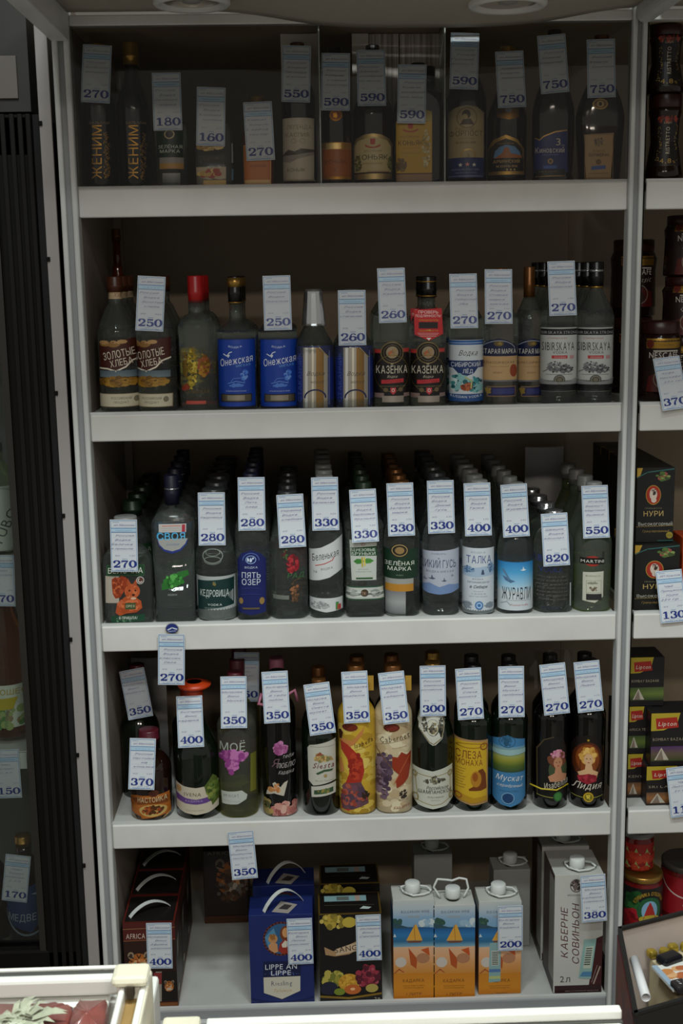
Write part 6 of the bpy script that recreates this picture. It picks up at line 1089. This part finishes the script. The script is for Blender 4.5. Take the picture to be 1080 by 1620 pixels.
bottle('beer_bottle', 'dark beer bottle with steel blue bear label low in the fridge', 4, 42, 1320, 32, 'brown', (.90, 1, .40, 'gold'), [('label', x)], sb=.58, st=.80, nr=.38, Y=YF, z0=fz(1508))
bottle('beer_bottle', 'dark beer bottle without visible label in the fridge bottom corner', 4, -8, 1330, 26, 'brown', (.90, 1, .40, 'red'), (), sb=.58, st=.80, nr=.38, Y=YF+.02, z0=fz(1508))
t = thing('cup_lid_pack', tuple(at(38, 1318, Y=YF+.05)), 'navy blue conical pack resting above the bear beer bottle', 'pack')
bpy.data.objects.remove(t)
price(1, 878, '270', ['Пиво', 'бочковое'], 'in the fridge under the slanting-letter beer', FY+.052, FY+.050, 4, '0,5л', owner='ИП Крылов')
price(9, 1186, '150', ['Пиво', 'Ярпиво', '0,5л'], 'in the fridge under the lemonade bottle', FY+.052, FY+.050, 15, '0,5л', owner='ИП Крылов')
price(29, 1353, '170', ['Пиво', 'Белый', 'медведь', '2,5л'], 'in the fridge on the bear beer bottle', YF-.045, YF-.047, 22, '2,5л', owner='ИП Крылов')
# ---- chest freezer in the foreground ----
fz_ = thing('chest_freezer', (-.35, -1.2, 0), 'white chest freezer in the left foreground with cream corner cap', 'freezer')
def strip(nm, m, u0, u1, v0, v1, Y0, dy, par, bev=.003, skew=0):
    a = at(u0, v0, Y=Y0); b = at(u1, v0+skew, Y=Y0); c = at((u0+u1)/2, v1, Y=Y0); z1 = (a.z+b.z)/2
    return box(nm, par, m, a.x, b.x, Y0, Y0+dy, at(u0, v1, Y=Y0).z, z1, bev)
strip('rear_rim', WENAMEL, -150, 200, 1537, 1543, -.975, .006, fz_, .001)
strip('rim_gasket', mat('gasket', '4c4c46', .8), -150, 196, 1545, 1556, -.985, .008, fz_, 0)
strip('rim_band', WENAMEL, -150, 186, 1553, 1586, -1.0, .014, fz_, .004)
pz = at(100, 1588, Y=-1.0).z
box('inner_ledge', fz_, WENAMEL, at(-150, 1588, Y=-1.0).x, at(172, 1588, Y=-1.0).x, -1.008, -.97, pz-.006, pz+.001, .002)
box('outer_body', fz_, WENAMEL, at(-150, 1588, Y=-1.0).x, at(240, 1588, Y=-1.0).x, -.985, -.93, .05, pz-.01, .004)
box('basket_floor', fz_, WENAMEL, at(-150, 1588, Y=-1.0).x, at(176, 1588, Y=-1.0).x, -1.6, -.99, pz-.09, pz-.08, 0)
cz = at(214, 1548, Y=-1.045).z; yb_ = at(214, 1521, Z=cz).y
xl, xr = at(185, 1540, Y=-1.0).x, at(242, 1540, Y=-1.0).x
cp = box('corner_cap', fz_, CREAM, xl, xr, -1.045, yb_, cz-.012, cz, .0055)
box('corner_column', fz_, WENAMEL, xl+.004, xr-.001, -1.035, yb_-.003, .1, cz-.009, .004)
box('corner_cheek', fz_, CREAM, xr-.010, xr-.0005, -1.6, -1.0, cz-.4, cz-.016, .003)
rx = [at(u, 1563, Z=cz-.02).x for u in (190, 200, 203, 214, 216, 222, 233)]
box('lid_rail', fz_, WENAMEL, rx[0], rx[1], -1.6, -1.03, cz-.05, cz-.014, .003)
box('lid_rail', fz_, WENAMEL, rx[5], rx[6], -1.6, -1.03, cz-.05, cz-.014, .003)
box('rail_bed', fz_, WOODM, rx[1], rx[5], -1.6, -1.03, cz-.05, cz-.030, 0)
box('rail_notch', fz_, mat('dark_notch', '3c3228', .8), rx[2], rx[3], -1.046, -1.03, cz-.024, cz-.0101, 0)
fz2 = thing('chest_freezer', (.05, -1.2, 0), 'second white chest freezer along the bottom edge of the view', 'freezer')
xa = at(322, 1606, Y=-1.0).x; xb = at(992, 1606, Y=-1.0).x; zf = at(600, 1601, Y=-.965).z
box('rear_rim', fz2, WENAMEL, xa, xb, -.978, -.965, zf-.012, zf, .002)
box('rim_gasket', fz2, mat('gasket', '4c4c46'), xa, xb, -.982, -.966, zf-.030, zf-.012)
box('outer_body', fz2, WENAMEL, xa, xb, -1.02, -.979, .05, zf-.013, .004)
q = at(258, 1607, Y=-1.02); q2 = at(318, 1607, Y=-1.02)
box('corner_cap', fz2, CREAM, q.x, q2.x, -1.07, -1.02, q.z-.012, q.z, .004)
box('corner_column', fz2, WENAMEL, q.x+.003, q2.x-.003, -1.065, -1.022, .1, q.z-.012, .002)
# goods in the left freezer: a red pack and a leafy bag
def blob(name, label, cat, c, r, m, seed, n=24, exp=3):
    V, Fc = loft([(-r[2]+2*r[2]*i/10, max(.001, r[0]*(1-abs(i/5-1)**exp)**(1/exp)), max(.001, r[1]*(1-abs(i/5-1)**exp)**(1/exp))) for i in range(11)], n, exp)
    rr = random.Random(seed); V = [(x*(1+rr.uniform(-.04, .04)), y*(1+rr.uniform(-.04, .04)), z+rr.uniform(-.0015, .0015)) for x, y, z in V]
    o = link(name, pyd(V, Fc, True), None, m); o.location = c; tag(o, label, cat); return o
RED = mat('red_film', '8f5048', .32, noise=.2, nscale=22, coat=.3)
zp = at(80, 1574, Y=-1.014).z; p = at(84, 1574, Z=zp)
blob('frozen_pack', 'dusty red plastic-wrapped pack lying in the left freezer', 'pack', (p.x-.048, p.y-.046, zp-.034), (.072, .045, .034), RED, 3, 40, 7)
p = at(150, 1568, Y=-1.014); blob('frozen_pack', 'small red wrapped pack against the right wall of the left freezer', 'pack', (p.x-.002, p.y-.04, p.z-.034), (.019, .038, .034), RED, 5, 32, 5)
rr = random.Random(9); V = []; Fc = []; c0 = at(34, 1619, Z=zp+.0005)
for k in range(46):
    a = rr.uniform(0, 6.28); L = rr.uniform(.015, .038); r0 = rr.uniform(0, .02); w_ = rr.uniform(.002, .006); bx0, by0 = r0*math.cos(a*2), r0*math.sin(a*2); dx, dy = math.cos(a), math.sin(a); s = len(V); zz = rr.uniform(0, .006)
    V += [(bx0-dy*w_, by0+dx*w_, zz), (bx0+dy*w_, by0-dx*w_, zz), (bx0+dx*L*.6+dy*w_, by0+dy*L*.6-dx*w_, zz+.006), (bx0+dx*L*.6-dy*w_, by0+dy*L*.6+dx*w_, zz+.006), (bx0+dx*L, by0+dy*L, zz+.002)]
    Fc += [(s, s+1, s+2, s+3), (s+3, s+2, s+4)]
o = link('herb_bunch', pyd(V, Fc), None, mat('leaf_green', 'bcc0a6', .4, noise=.3, nscale=60)); o.location = c0; tag(o, 'pale green leafy bunch lying on the red pack in the freezer', 'greens'); 
# ---- black-rimmed box of odds and ends ----
ZT = .70
A = at(977, 1466, Z=ZT); Bq = at(1080, 1440, Z=ZT); Cq = at(1003, 1603, Z=ZT); Dq = at(1080, 1579, Z=ZT)
e1 = (Bq-A).normalized(); e2 = (Cq-A); L2 = e2.length; e2.normalize(); B2 = A+e1*.34; C2 = A+e2*L2; D2 = C2+e1*.34
tb = thing('cardboard_tray', (A.x, A.y, ZT-.14), 'open black-rimmed cardboard tray of odds and ends, right foreground', 'tray')
def wall(nm, P, Q, th, z0, z1, m, inward, ):
    d = (Q-P).normalized(); n = Vector((-d.y, d.x, 0))*inward*th; off = tb.location; V = [P, Q, Q+n, P+n]; V = [tuple(Vector((v.x, v.y, z0))-off) for v in V]+[tuple(Vector((v.x, v.y, z1))-off) for v in V]
    o = link(nm, pyd(V, [(0, 1, 2, 3), (7, 6, 5, 4), (0, 4, 5, 1), (1, 5, 6, 2), (2, 6, 7, 3), (3, 7, 4, 0)]), tb, m); return o
CB_ = mat('black_card', '1b1a19', .5); INW = mat('pinkish_card', 'c6b9b0', .6, noise=.08, nscale=15); PRN = mat('printed_card', '5c1a1c', .45, noise=.75, nscale=26, dirt='1c1412')
for P, Q, s, nm, mm in ((A, B2, -1, 'rear_wall', INW), (A, C2, 1, 'left_wall', CB_), (C2, D2, 1, 'front_wall', CB_), (B2, D2, -1, 'right_wall', CB_)):
    wall(nm, P, Q, .0022, ZT-.14, ZT-.004, mm, s); wall('rim', P, Q, .005, ZT-.005, ZT, CB_, s)
wall('printed_side', A-e1*.0008, C2-e1*.0008, .0008, ZT-.14, ZT-.012, PRN, 1)
V = [tuple(Vector((v.x, v.y, ZT-.14))-tb.location) for v in (A, B2, D2, C2)]; link('tray_floor', pyd(V+[(a, b_, c+.003) for a, b_, c in V], [(0, 1, 2, 3), (7, 6, 5, 4), (0, 4, 5, 1), (1, 5, 6, 2), (2, 6, 7, 3), (3, 7, 4, 0)]), tb, mat('tan_card', '8c7a5c', .7))
nperp = Vector((e1.y, -e1.x, 0))
def inbox(name, label, cat, a, b, lift, sx, sy, sz, m, rz, bev=.002, dec=None):
    zz = ZT-.137+lift; c = A+e1*a+nperp*b; o = link(name, bx(-sx/2, sx/2, -sy/2, sy/2, 0, sz, bev), None, m); o.location = (c.x, c.y, zz); o.rotation_euler.z = rz; tag(o, label, cat)
    if dec: decal('printed_face', o, dec, lambda x, y, l: (x*sx, -y*sy, sz+l))
    return o
rzb = math.atan2(e1.y, e1.x)
print('TRAY', A, B2, C2, L2)
inbox('goods_box', 'cream carton deep in the foreground tray', 'carton', .145, .043, .0005, .20, .06, .085, mat('cream_card', 'b5a888', .6), rzb)
inbox('goods_box', 'flat brown carton at the front of the foreground tray', 'carton', .118, .118, .0005, .18, .05, .072, mat('brown_card', '6b5c48', .6), rzb)
mag = R_(-.5, -.5, .5, .5, 'cfcfc8')+S_(-.2, -.1, .2, .25, 14, .09, ['b87c48', 'a8603c', 'c89c70'], 3)+S_(.3, 0, .18, .35, 14, .12, ['b85c34', 'a04824', 'c87c50'], 5)+R_(-.5, -.5, -.42, .5, '8ca0b0')
inbox('magazine', 'glossy white leaflet with orange food photo in the tray', 'leaflet', .075, .075, .0865, .10, .06, .003, mat('leaflet_paper', 'cfcfc8', .4), rzb-.15, .0005, mag)
inbox('wallet', 'black glossy case near the rear of the foreground tray', 'case', .062, .035, .0865, .034, .022, .012, mat('black_gloss', '15161a', .2), rzb+.1, .004)
inbox('handset', 'dark grey handset with small silver marks in the tray', 'handset', .040, .098, .0865, .036, .022, .012, mat('dark_grey_gloss', '2c2a2a', .25), rzb-.1, .004, S_(0, 0, .35, .3, 12, .04, ['a8a8a8'], 3))
gy = mat('gold_foil', 'b8a040', .25, metal=.7, bump=.6, nscale=60)
for k in range(5): inbox('wrapped_sweet', f'gold-foil wrapped sweet in the tray, {["leftmost", "second from the left", "middle", "second from the right", "rightmost"][k]} of the front heap', 'sweet', .075+.017*k, .125+.006*(k % 2), .0735, .014, .018, .014, gy, rzb+k*.5, .004)
for k in range(4): inbox('wrapped_sweet', f'gold-foil wrapped sweet behind the black case in the tray, {["leftmost", "second", "third", "rightmost"][k]} of four', 'sweet', .048+.018*k, .014+.004*(k % 2), .0865, .013, .014, .012, gy, rzb+k*.7, .004)
a_ = A+e1*.010+e2*.030; b_ = A+e1*.016+e2*.125
V, Fc = tube([(0, 0, 0), tuple(Vector((b_.x-a_.x, b_.y-a_.y, .0)))], .0055, 16); o = link('paper_roll', pyd(V[:32], Fc[:16], True), None, mat('white_roll', 'd0d0d0', .5)); o.location = (a_.x+.012, a_.y, ZT-.035); o.modifiers.new('s', 'SOLIDIFY').thickness = -.0008
tag(o, 'rolled white paper tube along the left wall of the tray', 'paper roll')
